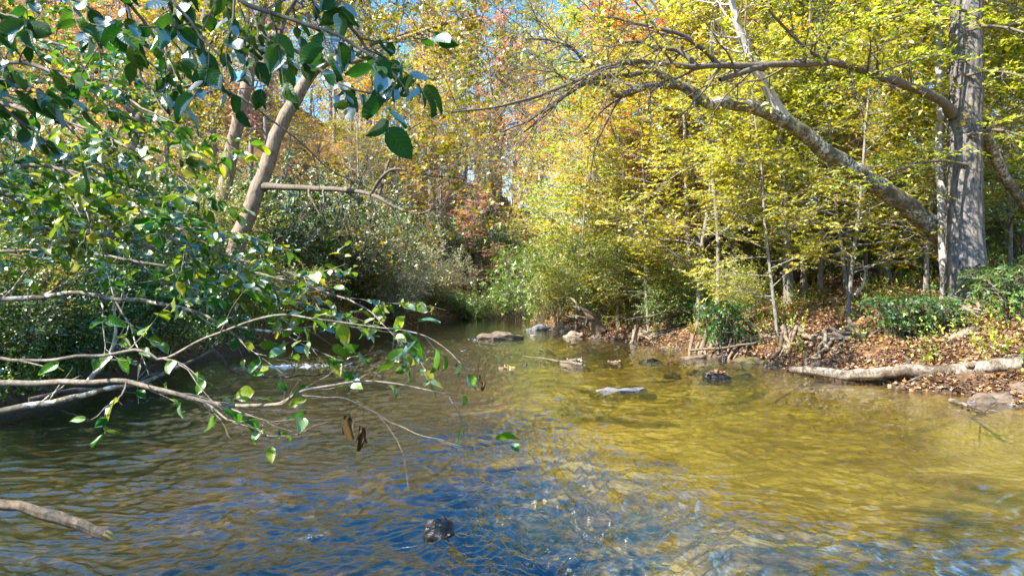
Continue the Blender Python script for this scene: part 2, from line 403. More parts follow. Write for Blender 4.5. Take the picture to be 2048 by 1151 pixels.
def ground_mat():
    m, nt = mat('bank_soil'); N = NT(nt)
    geo = N.n('ShaderNodeNewGeometry'); v = geo.outputs['Position']
    sp = N.n('ShaderNodeSeparateXYZ'); N.l(v, sp.inputs[0])
    a = N.noise(v, 9, 8, .7); b = N.noise(v, 1.1, 4); c = N.noise(v, 34, 4, .7)
    vo = N.n('ShaderNodeTexVoronoi'); vo.inputs['Scale'].default_value = 14; N.l(v, vo.inputs['Vector'])
    land = N.ramp(a, [(.3, (.03, .018, .010)), (.45, (.11, .055, .025)), (.58, (.22, .115, .05)), (.72, (.34, .21, .10))])
    cs = N.n('ShaderNodeSeparateColor'); N.l(vo.outputs['Color'], cs.inputs[0])
    leafc = N.ramp(cs.outputs[0], [(0, (.05, .026, .014)), (.35, (.15, .085, .04)), (.6, (.22, .13, .065)), (.85, (.32, .23, .14)), (1, (.09, .045, .022))])
    land = N.mix(.6, land, leafc)
    soil = N.ramp(c, [(.3, (.035, .022, .014)), (.7, (.15, .095, .055))])
    wet = N.ramp(N.math('ADD', sp.outputs[2], N.math('MULTIPLY', b, .25)), [(.25, (0, 0, 0)), (.42, (1, 1, 1))])
    col = N.mix(wet, soil, land)
    # stream bed
    v2 = N.n('ShaderNodeTexVoronoi'); v2.inputs['Scale'].default_value = 8.0; v2.inputs['Randomness'].default_value = 1.0; wv = N.n('ShaderNodeVectorMath', operation='ADD'); N.l(v, wv.inputs[0]); nn_ = N.n('ShaderNodeTexNoise'); nn_.inputs['Scale'].default_value = 3; N.l(v, nn_.inputs['Vector']); sc_ = N.n('ShaderNodeVectorMath', operation='SCALE'); N.l(nn_.outputs['Color'], sc_.inputs[0]); sc_.inputs['Scale'].default_value = .5; N.l(sc_.outputs[0], wv.inputs[1]); N.l(wv.outputs[0], v2.inputs['Vector'])
    cs2 = N.n('ShaderNodeSeparateColor'); N.l(v2.outputs['Color'], cs2.inputs[0])
    bed = N.ramp(b, [(.32, (.07, .045, .012)), (.46, (.22, .165, .035)), (.62, (.40, .33, .10))])
    st = N.ramp(cs2.outputs[0], [(0, (.07, .045, .012)), (.45, (.20, .145, .025)), (1, (.38, .30, .08))])
    bed = N.mix(N.math('MULTIPLY', N.ramp(N.noise(v, .45, 3), [(.40, (0, 0, 0)), (.6, (1, 1, 1))]), .7), bed, st)
    bed = N.mix(N.math('MULTIPLY', c, .4), bed, (.16, .10, .03))
    shade_lf = N.ramp(N.math('ADD', N.math('MULTIPLY', sp.outputs[0], .10), N.math('MULTIPLY', b, .5)), [(.18, (1, 1, 1)), (.38, (0, 0, 0))])  # left side of the bed darkened: shade put into its colour
    bed = N.mix(N.math('MULTIPLY', shade_lf, .97), bed, N.ramp(cs2.outputs[1], [(0, (.008, .005, .003)), (.8, (.03, .018, .008)), (1, (.12, .07, .018))]))
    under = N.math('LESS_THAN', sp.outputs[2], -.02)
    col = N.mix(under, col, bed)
    p = N.n('ShaderNodeBsdfPrincipled'); N.l(col, p.inputs['Base Color']); p.inputs['Roughness'].default_value = .9
    p.inputs['Specular IOR Level'].default_value = .2
    N.l(N.bump(N.math('ADD', a, N.math('MULTIPLY', vo.outputs['Distance'], .7)), .9, .05), p.inputs['Normal'])
    o = N.n('ShaderNodeOutputMaterial'); N.l(p.outputs[0], o.inputs[0]); return m

def axis_pts(lo, hi, c, fine, n):
    """non-uniform spacing, dense near c"""
    a = np.sinh(np.linspace(-np.arcsinh((c - lo) / fine), np.arcsinh((hi - c) / fine), n)) * fine + c
    return a
gx = axis_pts(-400, 400, 0, 9, 620); gy = axis_pts(-80, 500, 14, 10, 620)
X, Y = np.meshgrid(gx, gy); Z = ground_z(X, Y)
idx = np.arange(X.size).reshape(X.shape)
q = np.stack([idx[:-1, :-1], idx[:-1, 1:], idx[1:, 1:], idx[1:, :-1]], -1).reshape(-1, 4)
g = Geo(); g.add(np.stack([X, Y, Z], -1), q)
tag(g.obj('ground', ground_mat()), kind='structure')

# ---------------------------------------------------------------- water
def water_mat():
    m, nt = mat('stream_water'); N = NT(nt)
    geo = N.n('ShaderNodeNewGeometry'); v = geo.outputs['Position']
    mp = N.mapping(v, (1.0, 1.7, 1), (0, 0, R(14)))
    a = N.noise(mp, 9, 3, .5, 1.2); b = N.math('ABSOLUTE', N.math('SUBTRACT', N.noise(mp, 26, 4, .6, 1.0), .5))
    h = N.math('ADD', N.math('MULTIPLY', a, .8), N.math('MULTIPLY', b, -.35))
    nb = N.bump(h, .7, .010)
    # Schlick reflectance, the same from above and below
    dp = N.n('ShaderNodeVectorMath', operation='DOT_PRODUCT'); N.l(nb, dp.inputs[0]); N.l(geo.outputs['Incoming'], dp.inputs[1])
    om = N.math('POWER', N.math('SUBTRACT', 1.0, N.math('MINIMUM', N.math('ABSOLUTE', dp.outputs['Value']), 1.0)), 3.2)
    frv = N.math('ADD', .14, N.math('MULTIPLY', om, .86))
    gl = N.n('ShaderNodeBsdfGlossy'); gl.inputs['Roughness'].default_value = .04; gl.inputs[0].default_value = (1, 1, 1, 1); N.l(nb, gl.inputs['Normal'])
    tr = N.n('ShaderNodeBsdfTransparent'); tr.inputs[0].default_value = (.90, .86, .60, 1)
    mx = N.n('ShaderNodeMixShader'); N.l(frv, mx.inputs[0]); N.l(tr.outputs[0], mx.inputs[1]); N.l(gl.outputs[0], mx.inputs[2])
    at = N.n('ShaderNodeAttribute', attribute_name='rnd')
    fo = N.math('MULTIPLY', N.ramp(N.math('ADD', at.outputs['Fac'], N.math('MULTIPLY', N.math('SUBTRACT', N.noise(mp, 70, 5, .8), .5), 2.6)), [(.95, (0, 0, 0)), (1.25, (1, 1, 1))]), .8)
    df = N.n('ShaderNodeBsdfDiffuse'); df.inputs[0].default_value = (.82, .86, .9, 1)
    m2 = N.n('ShaderNodeMixShader'); N.l(fo, m2.inputs[0]); N.l(mx.outputs[0], m2.inputs[1]); N.l(df.outputs[0], m2.inputs[2])
    o = N.n('ShaderNodeOutputMaterial'); N.l(m2.outputs[0], o.inputs[0]); return m

ROCKS = []   # filled below: (x, y, radius)
def rockpos(px, py): 
    d = F * CAM_H / (py - 590); return (px - 1024) / F * d, d
rows = np.concatenate([np.linspace(-40, 1.9, 24), 1 / np.linspace(1 / 2.0, 1 / 62.0, 620)])
tt_ = np.linspace(-1, 1, 1000); us = 1.25 * (.35 * tt_ + .65 * tt_ ** 3)
Yw = np.repeat(rows[:, None], len(us), 1); Xw = us[None] * (np.abs(Yw) * .82 + 5.0)
def blob(x, y, cx, cy, rx, ry, rot=0):
    c, s = math.cos(R(rot)), math.sin(R(rot)); dx, dy = x - cx, y - cy
    u, w = (dx * c + dy * s) / rx, (-dx * s + dy * c) / ry
    return np.exp(-(u * u + w * w))
turb = .24 + 1.15 * blob(Xw, Yw, .55, 5.0, .9, 2.6, 8) + .2 * blob(Xw, Yw, -1.6, 4.6, 1.9, 1.6) + .8 * blob(Xw, Yw, -4.4, 14.5, 2.2, 2.4) \
     + .4 * blob(Xw, Yw, -1.5, 18, 3, 5) + .6 * blob(Xw, Yw, 1.6, 3.7, 1.6, .6, -10) + .2 * blob(Xw, Yw, -4, 8.5, 2.5, 2) + .4 * blob(Xw, Yw, 3.7, 13.8, 1.2, .8) + .45 * blob(Xw, Yw, .5, 19, 4, 6) + .35 * blob(Xw, Yw, 2.5, 9, 2.5, 3)
wx = fbm(Xw * .7, Yw * .7, 2) * .5; wy = fbm(Xw * .7 + 40, Yw * .7, 2) * .5
h1 = 1 - np.abs(noise2((Xw + wx) * 2.3, (Yw + wy) * 4.2)) * 2.0
h2 = 1 - np.abs(noise2((Xw + wx) * 5.6 + 9, (Yw + wy) * 9.5)) * 2.0
h4 = 1 - np.abs(noise2((Xw + wx * .6) * 13 + 5, (Yw + wy * .6) * 21)) * 2.0
h3 = fbm((Xw + wx) * 9.0, (Yw + wy) * 14.0, 2)
Zw = turb * (.056 * h1 + .040 * h2 + .014 * h4 + .006 * h3) * np.clip(1.2 - Yw / 60, .2, 1)
Zw = np.where(Yw < 2.0, 0.0, Zw) * sstep(1.2, 2.6, Yw)
foam = 1.0 * blob(Xw, Yw, -4.6, 13.6, 1.6, .8, 10) + .75 * blob(Xw, Yw, -.62, 4.0, .16, .10, 20) + .7 * blob(Xw, Yw, -1.2, 4.15, .45, .14, 35) + .5 * blob(Xw, Yw, -2.2, 4.1, .2, .5, -40) \
     + .8 * blob(Xw, Yw, 3.6, 13.9, .8, .3) + .65 * blob(Xw, Yw, -5, 9.7, 1.0, .5) + .55 * blob(Xw, Yw, 1.8, 3.85, 1.3, .16, -12) + .6 * blob(Xw, Yw, -3.0, 17.5, 1.5, 1.0) + .5 * blob(Xw, Yw, -4.3, 6.8, .8, .4)
foam = foam * (.55 + .6 * sstep(.2, .9, h2))
idx = np.arange(Xw.size).reshape(Xw.shape)
q = np.stack([idx[:-1, :-1], idx[:-1, 1:], idx[1:, 1:], idx[1:, :-1]], -1).reshape(-1, 4)
g = Geo(); g.add(np.stack([Xw, Yw, Zw], -1), q, rnd=foam.ravel())
tag(g.obj('stream_water', water_mat()), kind='structure')

# ---------------------------------------------------------------- tree prototypes
class Proto: pass
def make_tree_geo(seed, H=16, r=.16, lean=(0, 0), base_clear=.35, limbs=22, limb_len=3.4, sub=7, sub_len=1.2, twig=5, twig_len=.55,
                  leaves=8, leaf=.10, flat=.35, trop=.03, wid=.55, shape='quad', updn=1.0, jit=.5, ang=(45, 75), droop=.1, top=1.0, trunk_pts=None, K=12, sides=8, prof=None):
    rng = np.random.default_rng(seed)
    if trunk_pts is None:
        pts = [(0, 0, -.6)]
        x = y = 0
        for k in range(1, 6):
            x += lean[0] / 5 + rng.normal() * H * .008; y += lean[1] / 5 + rng.normal() * H * .008
            pts.append((x, y, H * k / 5))
    else: pts = trunk_pts
    tp = curve(pts, K)
    tr = r * np.linspace(1, .12, K) ** .8; tr[0] *= 1.35
    wood = Geo(); crown = Geo()
    tubes(wood, tp, tr, sides, .12, seed)
    prof = prof or (lambda t: 1.15 - .75 * ((t - base_clear) / (1 - base_clear)) ** 1.5)
    L1, R1 = sprout(rng, tp, tr, limbs, limb_len, 7, base_clear, top, ang, 1.0, .16, trop, .45, .2, prof, .012)
    tubes(wood, L1, R1, 5)
    L2, R2 = sprout(rng, L1, R1, sub, sub_len, 5, .2, 1.0, (35, 65), flat, .16, trop * .5, .55, .3, None, .006)
    tubes(wood, L2, R2, 4)
    L3, R3 = sprout(rng, L2, R2, twig, twig_len, 3, .15, 1.0, (30, 60), flat, .15, -.02, .6, .5, None, .003)
    tubes(wood, L3, R3, 3)
    p, ax, n = leaf_arrays(rng, L3, leaves, updn=updn, jit=jit, droop=droop)
    # natural thinning in clumps
    k = fbm(p[:, 0] * .9 + seed, p[:, 1] * .9 + p[:, 2] * 1.1, 2) + rng.normal(size=len(p)) * .12 > -.07
    put_leaves(crown, rng, p[k], ax[k], n[k], leaf, wid, shape)
    return wood, crown

PROTO = {}
def proto(name, woodmat, crownmat, **kw):
    w, c = make_tree_geo(**kw)
    PROTO[name] = (w.mesh('trunk', M[woodmat]), c.mesh('crown', M[crownmat]))
def place(pn, x, y, scale, rz, name, label, cat, group, leafmat=None, barkmat=None, z=None, tilt=(0, 0)):
    w, c = PROTO[pn]
    if z is None: z = float(ground_z(x, y)) - .05
    e = empty(name, (x, y, z), label, cat, group, rz); e.scale = (scale,) * 3; e.rotation_euler = (tilt[0], tilt[1], rz)
    for nm, me, mm in (('trunk', w, barkmat), ('crown', c, leafmat)):
        o = bpy.data.objects.new(nm, me); COL.objects.link(o); o.parent = e
        if mm:
            o.material_slots[0].link = 'OBJECT'; o.material_slots[0].material = M[mm]
    return e

# broad crowned hardwoods (tall), understory saplings, conifer, shrubs
proto('oak_a', 'bark', 'olive', seed=1, H=20, r=.26, limbs=26, limb_len=4.4, sub=8, sub_len=1.5, twig=5, twig_len=.7, leaves=10, leaf=.20, shape='star', wid=.85, flat=.7, jit=.8, base_clear=.25)
proto('oak_b', 'bark', 'olive', seed=2, H=19, r=.22, limbs=24, limb_len=4.0, sub=8, sub_len=1.6, twig=5, twig_len=.7, leaves=10, leaf=.20, shape='star', wid=.85, flat=.7, jit=.8, base_clear=.2, lean=(1.5, 0))
proto('oak_c', 'bark', 'yellow', seed=3, H=23, r=.28, limbs=30, limb_len=4.2, sub=8, sub_len=1.4, twig=5, twig_len=.7, leaves=10, leaf=.20, shape='star', wid=.85, flat=.7, jit=.8, base_clear=.2, lean=(-1, 1))
proto('beech_a', 'bark', 'yellowgreen', seed=4, H=12, r=.09, limbs=38, limb_len=2.9, sub=10, sub_len=1.1, twig=5, twig_len=.5, leaves=9, leaf=.15, flat=.2, jit=.35, base_clear=.16, trop=.01, ang=(55, 85), lean=(.8, .3))
proto('beech_b', 'bark', 'yellowgreen', seed=5, H=9, r=.06, limbs=34, limb_len=2.3, sub=10, sub_len=1.0, twig=5, twig_len=.45, leaves=9, leaf=.14, flat=.2, jit=.35, base_clear=.17, trop=.01, ang=(55, 85), lean=(-.9, .2))
proto('beech_c', 'bark', 'yellowgreen', seed=6, H=15, r=.12, limbs=44, limb_len=3.1, sub=10, sub_len=1.2, twig=5, twig_len=.5, leaves=9, leaf=.155, flat=.2, jit=.35, base_clear=.18, trop=.0, ang=(55, 85), lean=(-.4, -1.2))
proto('conifer', 'bark', 'conifer', seed=7, H=24, r=.25, limbs=60, limb_len=3.2, sub=9, sub_len=.9, twig=4, twig_len=.35, leaves=14, leaf=.10, wid=.16, flat=.2, jit=.8, base_clear=.25, trop=-.01, ang=(70, 95), droop=.1, top=.98,
      prof=lambda t: 1.5 * (1 - t) + .15)
proto('bare', 'bark', 'olive', seed=8, H=13, r=.10, limbs=26, limb_len=2.8, sub=8, sub_len=1.2, twig=5, twig_len=.6, leaves=1, leaf=.09, flat=.8, jit=.8, base_clear=.15, trop=.08, ang=(30, 60))

def make_shrub_geo(seed, H=2.0, spread=1.2, stems=9, sub=6, twig=5, leaves=9, leaf=.10, wid=.3, rosette=True, stem_r=.02, jit=.5, flatn=.8):
    rng = np.random.default_rng(seed); wood = Geo(); crown = Geo()
    a = rng.uniform(0, 2 * PI, stems); rr = rng.uniform(.2, 1, stems) * spread
    P0 = []
    for k in range(stems):
        d = np.array([math.cos(a[k]), math.sin(a[k]), 0])
        h = H * rng.uniform(.6, 1.0)
        P0.append(curve([d * .1 - [0, 0, .15], d * rr[k] * .35 + [0, 0, h * .45], d * rr[k] + [0, 0, h]], 8, .12 * H, seed * 10 + k))
    P0 = np.array(P0); R0 = np.tile(np.linspace(1, .35, 8) * stem_r, (stems, 1))
    tubes(wood, P0, R0, 5)
    L1, R1 = sprout(rng, P0, R0, sub, H * .36, 5, .2, 1, (35, 75), 1.0, .2, .06, .7, .4, None, .005); tubes(wood, L1, R1, 4)
    L2, R2 = sprout(rng, L1, R1, twig, H * .15 + .08, 3, .25, 1.0, (30, 65), .9, .15, .05, .7, .6, None, .003); tubes(wood, L2, R2, 3)
    if rosette:
        B = len(L2); tan = nrm(L2[:, -1] - L2[:, -2]); tip = L2[:, -1]
        rv = rng.normal(size=(B, leaves, 3)); t = tan[:, None]
        side = nrm(rv - t * np.sum(rv * t, -1, keepdims=True)); ax = nrm(side * 1.0 + t * rng.uniform(-.1, .7, (B, leaves, 1)))
        p = tip[:, None] - t * rng.uniform(0, .05, (B, leaves, 1)); n = t + rng.normal(size=ax.shape) * .25; n = nrm(n - ax * np.sum(n * ax, -1, keepdims=True))
        p, ax, n = p.reshape(-1, 3), ax.reshape(-1, 3), n.reshape(-1, 3)
    else:
        p, ax, n = leaf_arrays(rng, L2, leaves, jit=jit, updn=flatn)
    put_leaves(crown, rng, p, ax, n, leaf, wid)
    return wood, crown
def shrub_proto(name, wm, cm, **kw):
    w, c = make_shrub_geo(**kw); PROTO[name] = (w.mesh('stem', M[wm]), c.mesh('foliage', M[cm]))
shrub_proto('rhodo_a', 'twig', 'rhodo', seed=21, H=2.6, spread=1.6, stems=14, sub=8, twig=7, leaves=9, leaf=.15, wid=.30)
shrub_proto('rhodo_b', 'twig', 'rhodo', seed=22, H=3.2, spread=2.2, stems=16, sub=8, twig=7, leaves=9, leaf=.16, wid=.30)
shrub_proto('rhodo_s', 'twig', 'rhodo', seed=23, H=1.0, spread=.7, stems=12, sub=5, twig=5, leaves=8, leaf=.10, wid=.36)
shrub_proto('bush_a', 'twig', 'green', seed=24, H=2.2, spread=1.5, stems=16, sub=8, twig=7, leaves=8, leaf=.085, wid=.6, rosette=False)
shrub_proto('bush_b', 'twig', 'green', seed=25, H=3.2, spread=1.7, stems=16, sub=9, twig=8, leaves=8, leaf=.085, wid=.6, rosette=False)
shrub_proto('bush_s', 'twig', 'green', seed=26, H=.9, spread=.8, stems=14, sub=5, twig=5, leaves=6, leaf=.06, wid=.6, rosette=False)
shrub_proto('grey_bush', 'twig', 'grey', seed=27, H=3.0, spread=2.4, stems=22, sub=10, twig=8, leaves=6, leaf=.10, wid=.4, rosette=False)

def place_shrub(pn, x, y, scale, rz, name, label, group=None, leafmat=None, cat='shrub', z=None):
    w, c = PROTO[pn]
    if z is None: z = float(ground_z(x, y)) - .03
    e = empty(name, (x, y, z), label, cat, group, rz)
    e.scale = (scale,) * 3 if not isinstance(scale, tuple) else scale
    for nm, me, mm in (('stem', w, None), ('foliage', c, leafmat)):
        o = bpy.data.objects.new(nm, me); COL.objects.link(o); o.parent = e
        if mm: o.material_slots[0].link = 'OBJECT'; o.material_slots[0].material = M[mm]
    return e

# ================================================================ HERO TREES
def limb(parent, pts, r0, r1, m, name='limb', sides=9, K=26, wob=.03, seed=0, rough=.14, twigs=None, leafm=None, leaf_kw=None, rnd_caps=False, crown_name='foliage'):
    """a hand-placed limb (own part); twigs grow off it, leaves become its foliage sub-part"""
    g = Geo(); c = curve(pts, K, wob, seed); rad = np.linspace(r0, r1, K)
    if r0 > .05: rad[:4] *= [1.5, 1.22, 1.08, 1.02]
    tubes(g, c, rad, sides, rough, seed, caps=rnd_caps)
    crown = None
    if twigs:
        rng = np.random.default_rng(seed + 500)
        P1, R1 = c[None], rad[None]
        allp = []
        for tw in twigs:
            P1, R1 = sprout(rng, P1, R1, **tw); tubes(g, P1, R1, 4 if tw is not twigs[-1] else 3)
        if leaf_kw:
            kw = dict(leaf_kw); q = kw.pop('q'); size = kw.pop('size'); wid = kw.pop('wid', .55); shape = kw.pop('shape', 'quad'); thin = kw.pop('thin', -.3)
            p, ax, n = leaf_arrays(rng, P1, q, **kw)
            k = fbm(p[:, 0] * 1.3 + seed, p[:, 1] * 1.3 + p[:, 2] * 1.5, 2) + rng.normal(size=len(p)) * .1 > thin
            crown = Geo(); put_leaves(crown, rng, p[k], ax[k], n[k], size, wid, shape)
    o = g.obj(name, M[m], parent)
    if crown is not None and crown.n: crown.obj(crown_name, M[leafm], o)
    return o
def loc_pts(pts): return [np.array(p, float) for p in pts]

TW_BARE = [dict(m=9, length=1.4, K=7, t0=.15, ang=(25, 60), flat=.5, wob=.16, trop=-.01, rk=.5, rmin=.007), dict(m=6, length=.7, K=5, t0=.2, ang=(25, 55), flat=.6, wob=.16, rk=.6, rmin=.004), dict(m=4, length=.35, K=3, t0=.2, ang=(25, 55), flat=.6, wob=.12, rk=.6, rmin=.003)]
LF_YG = dict(q=8, size=.13, wid=.5, jit=.4, thin=-.05)

# -- the big straight trunk on the right bank
D0 = 14.5
t = empty('hardwood_tree', (0, 0, 0), 'thick straight grey-barked tree at the water-side edge of the right bank, largest trunk in view', 'tree')
g = Geo()
c = curve([P(1938, 640, D0), P(1936, 600, D0), P(1932, 540, D0), P(1930, 460, D0), P(1931, 300, D0), P(1936, 150, D0), P(1936, 0, D0), P(1940, -260, D0), P(1930, -560, D0)], 90, .03, 3)
w = np.interp(np.linspace(0, 1, 90), [0, .05, .12, .22, .4, .6, 1], [.52, .42, .355, .325, .31, .29, .18])
def flute(tt, a): return 1 + .10 * np.exp(-tt * 14) * np.cos(5 * a + 1) + .035 * np.sin(a * 17 + 3 * np.sin(tt * 40)) * (1 - .5 * tt) + .03 * np.sin(3 * a + tt * 9)
tubes(g, c, w, 96, .03, 5, flute=flute)
g.obj('trunk', M['bark_big'], t)
limb(t, [P(1905, 225, D0 - .1), P(1885, 200, D0 - .5), P(1830, 175, D0 - .9), P(1760, 152, D0 - 1.3), P(1700, 130, D0 - 1.7), P(1650, 124, D0 - 2), P(1600, 127, D0 - 2.3), P(1540, 128, D0 - 2.6), P(1500, 140, D0 - 2.9), P(1440, 158, D0 - 3.1)], .095, .045, 'bark_dark', seed=31, K=40,
     twigs=[dict(m=12, length=1.3, K=6, t0=.1, ang=(30, 70), flat=.6, wob=.16, trop=.03, rk=.4, rmin=.008), dict(m=6, length=.6, K=4, t0=.2, flat=.4, rk=.6, rmin=.004), dict(m=3, length=.3, K=3, t0=.2, rk=.6, rmin=.003)], leafm='yellowgreen', leaf_kw=LF_YG)
limb(t, [P(1530, 131, D0 - 2.65), P(1440, 128, D0 - 3.2), P(1390, 132, D0 - 3.4), P(1330, 126, D0 - 3.7), P(1270, 122, D0 - 4), P(1200, 138, D0 - 4.3), P(1120, 175, D0 - 4.6), P(1000, 212, D0 - 5.0), P(900, 225, D0 - 5.3)], .06, .012, 'bark_dark', seed=32, K=40, twigs=TW_BARE, leafm='olive', leaf_kw=dict(q=3, size=.08, wid=.5, jit=.6, thin=.1))
limb(t, [P(1440, 130, D0 - 3.2), P(1400, 90, D0 - 3.4), P(1350, 62, D0 - 3.6), P(1290, 50, D0 - 3.8), P(1240, 36, D0 - 4), P(1190, 30, D0 - 4.2)], .05, .012, 'bark_dark', seed=33, K=24, twigs=TW_BARE, leafm='yellowgreen', leaf_kw=dict(q=4, size=.09, wid=.5, jit=.6, thin=-.1))
limb(t, [P(1395, 132, D0 - 3.4), P(1360, 100, D0 - 3.3), P(1320, 96, D0 - 3.4), P(1280, 82, D0 - 3.5), P(1235, 78, D0 - 3.6), P(1210, 50, D0 - 3.7), P(1200, 0, D0 - 3.8)], .045, .012, 'bark_dark', seed=34, K=24, twigs=TW_BARE, leafm='olive', leaf_kw=dict(q=4, size=.09, wid=.5, jit=.6, thin=-.1))
limb(t, [P(1690, 132, D0 - 1.8), P(1620, 100, D0 - 2), P(1560, 40, D0 - 2.3), P(1500, -30, D0 - 2.6)], .04, .015, 'bark_dark', seed=35, K=20, twigs=TW_BARE, leafm='yellowgreen', leaf_kw=LF_YG)
for k, (py, sx) in enumerate([(120, -1), (150, 1), (330, -1), (-80, 1), (-140, -1), (60, 1), (270, 1), (20, -1)]):   # sprigs and boughs from the trunk
    limb(t, [P(1936, py, D0 - .3), P(1936 + sx * 60, py - 10, D0 - .7), P(1936 + sx * 150, py + 14, D0 - 1.3), P(1936 + sx * 230, py + 40, D0 - 1.6)], .035, .01, 'bark_dark', seed=40 + k, K=14,
         twigs=[dict(m=9, length=.8, K=5, t0=.1, flat=.25, rk=.5, rmin=.005), dict(m=6, length=.35, K=3, t0=.2, flat=.25, rk=.6, rmin=.003)], leafm='yellowgreen', leaf_kw=dict(q=9, size=.11, wid=.45, jit=.3, thin=-.5))
limb(t, [P(1962, 250, D0 + .1), P(1985, 300, D0 + .6), P(2010, 350, D0 + 1), P(2050, 410, D0 + 1.4), P(2100, 520, D0 + 1.9)], .13, .10, 'bark_lichen', seed=50, K=20)

# -- the lichen-blotched tree leaning out over the stream
t = empty('leaning_tree', (0, 0, 0), 'pale lichen-blotched tree leaning left over the stream from behind the thick grey trunk', 'tree')
DL = 15.4
def PL(px, py): return P(px, py, DL - (1900 - px) / 620 * 3.2)
g = Geo()
c = curve([PL(1935, 610), PL(1915, 540), PL(1893, 485), PL(1850, 440), PL(1800, 400), PL(1740, 360), PL(1700, 333), PL(1650, 300), PL(1600, 260), PL(1560, 235), PL(1500, 213), PL(1450, 202), PL(1420, 208), PL(1390, 190), PL(1350, 160), PL(1300, 138), PL(1240, 122), PL(1160, 150)], 110, .05, 8)
w = np.interp(np.linspace(0, 1, 110), [0, .2, .5, .72, .85, 1], [.33, .215, .155, .115, .065, .012])
tubes(g, c, w, 28, .14, 9); g.obj('trunk', M['bark_lichen'], t)
limb(t, [PL(1566, 236), PL(1548, 195), PL(1530, 165), PL(1510, 135), PL(1494, 95), PL(1478, 50), PL(1466, 0), PL(1450, -60)], .11, .05, 'bark_white', seed=61, K=30, twigs=[dict(m=10, length=1.2, K=6, t0=.35, ang=(30, 70), flat=.8, rk=.4, rmin=.006), dict(m=6, length=.5, K=4, t0=.2, rk=.6, rmin=.003)], leafm='yellowgreen', leaf_kw=dict(q=5, size=.09, wid=.5, jit=.5, thin=-.1))
limb(t, [PL(1405, 200), PL(1385, 180), PL(1350, 170), PL(1300, 170), PL(1265, 184), PL(1232, 189), PL(1212, 172), PL(1170, 168), PL(1130, 190), PL(1090, 225), PL(1050, 262)], .09, .014, 'bark_dark', seed=62, K=40, wob=.05, twigs=TW_BARE, leafm='olive', leaf_kw=dict(q=2, size=.08, wid=.5, jit=.6, thin=.15))
limb(t, [PL(1310, 138), PL(1250, 150), PL(1190, 156), PL(1130, 185), PL(1060, 240), PL(1000, 262)], .05, .012, 'bark_dark', seed=63, K=26, wob=.05, twigs=TW_BARE)
limb(t, [PL(1250, 124), PL(1180, 128), PL(1150, 100), PL(1110, 80), PL(1050, 76)], .04, .012, 'bark_dark', seed=64, K=20, wob=.05, twigs=TW_BARE, leafm='olive', leaf_kw=dict(q=4, size=.08, wid=.5, jit=.6, thin=-.1))

# -- the two leaning trunks on the left bank
def left_leaner(label, pts, r0, r1, limbs, leafm, seed, m='bark_brown'):
    t = empty('leaning_tree', (0, 0, 0), label, 'tree')
    g = Geo(); K = 60; c = curve(pts, K, .06, seed); tubes(g, c, np.linspace(r0, r1, K), 22, .10, seed); g.obj('trunk', M[m], t)
    for k, (lp, a, b, tw, lk) in enumerate(limbs):
        limb(t, lp, a, b, m if a > .12 else 'bark_dark', seed=seed * 7 + k, K=26, twigs=tw, leafm=leafm, leaf_kw=lk, wob=.05)
    return t
A = 22.0
TWL = [dict(m=12, length=1.7, K=6, t0=.25, ang=(30, 65), flat=.9, wob=.17, trop=.02, rk=.45, rmin=.01), dict(m=7, length=.8, K=5, t0=.2, rk=.6, flat=.7, rmin=.006), dict(m=5, length=.4, K=3, t0=.2, rk=.6, rmin=.004)]
LFO = dict(q=7, size=.13, wid=.8, jit=.8, shape='star', thin=-.05)
LFB = dict(q=3, size=.12, wid=.8, jit=.8, shape='star', thin=.15)
left_leaner('brown leaning trunk with one long bare limb reaching level over the stream, left bank',
    [P(452, 640, A), P(468, 510, A), P(488, 450, A), P(520, 365, A), P(556, 262, A), P(598, 182, A), P(625, 140, A)], .30, .19,
    [([P(522, 372, A), P(570, 374, A - .6), P(640, 377, A - 1.3), P(705, 380, A - 2), P(750, 393, A - 2.6), P(800, 417, A - 3.2), P(838, 428, A - 3.6), P(860, 418, A - 3.9), P(885, 414, A - 4)], .11, .03, TWL, LFB),
     ([P(740, 390, A - 2.5), P(770, 345, A - 2.8), P(800, 338, A - 3), P(830, 345, A - 3.2), P(870, 352, A - 3.6), P(930, 356, A - 4)], .05, .015, TWL, LFO),
     ([P(757, 392, A - 2.6), P(775, 330, A - 2.6), P(790, 290, A - 2.7), P(810, 265, A - 2.8), P(850, 240, A - 3), P(900, 250, A - 3.2)], .045, .012, TWL, LFO),
     ([P(838, 428, A - 3.6), P(841, 450, A - 3.6), P(846, 474, A - 3.6)], .03, .012, TWL[1:], LFO),
     ([P(620, 145, A), P(660, 120, A - .3), P(715, 118, A - .7), P(780, 85, A - 1.2), P(840, 62, A - 1.8), P(900, 42, A - 2.3), P(960, 30, A - 3)], .14, .02, TWL, LFO),
     ([P(690, 118, A - .5), P(760, 80, A - .8), P(840, 60, A - 1.5), P(910, 70, A - 2), P(990, 95, A - 3)], .07, .015, TWL, LFO),
     ([P(625, 140, A), P(640, 60, A), P(690, -20, A - .5), P(770, -100, A - 1)], .16, .05, TWL, LFO),
     ([P(640, 60, A), P(590, 0, A + .6), P(540, -60, A + 1)], .10, .04, TWL, LFO)], 'olive', 71)
B_ = 25.0
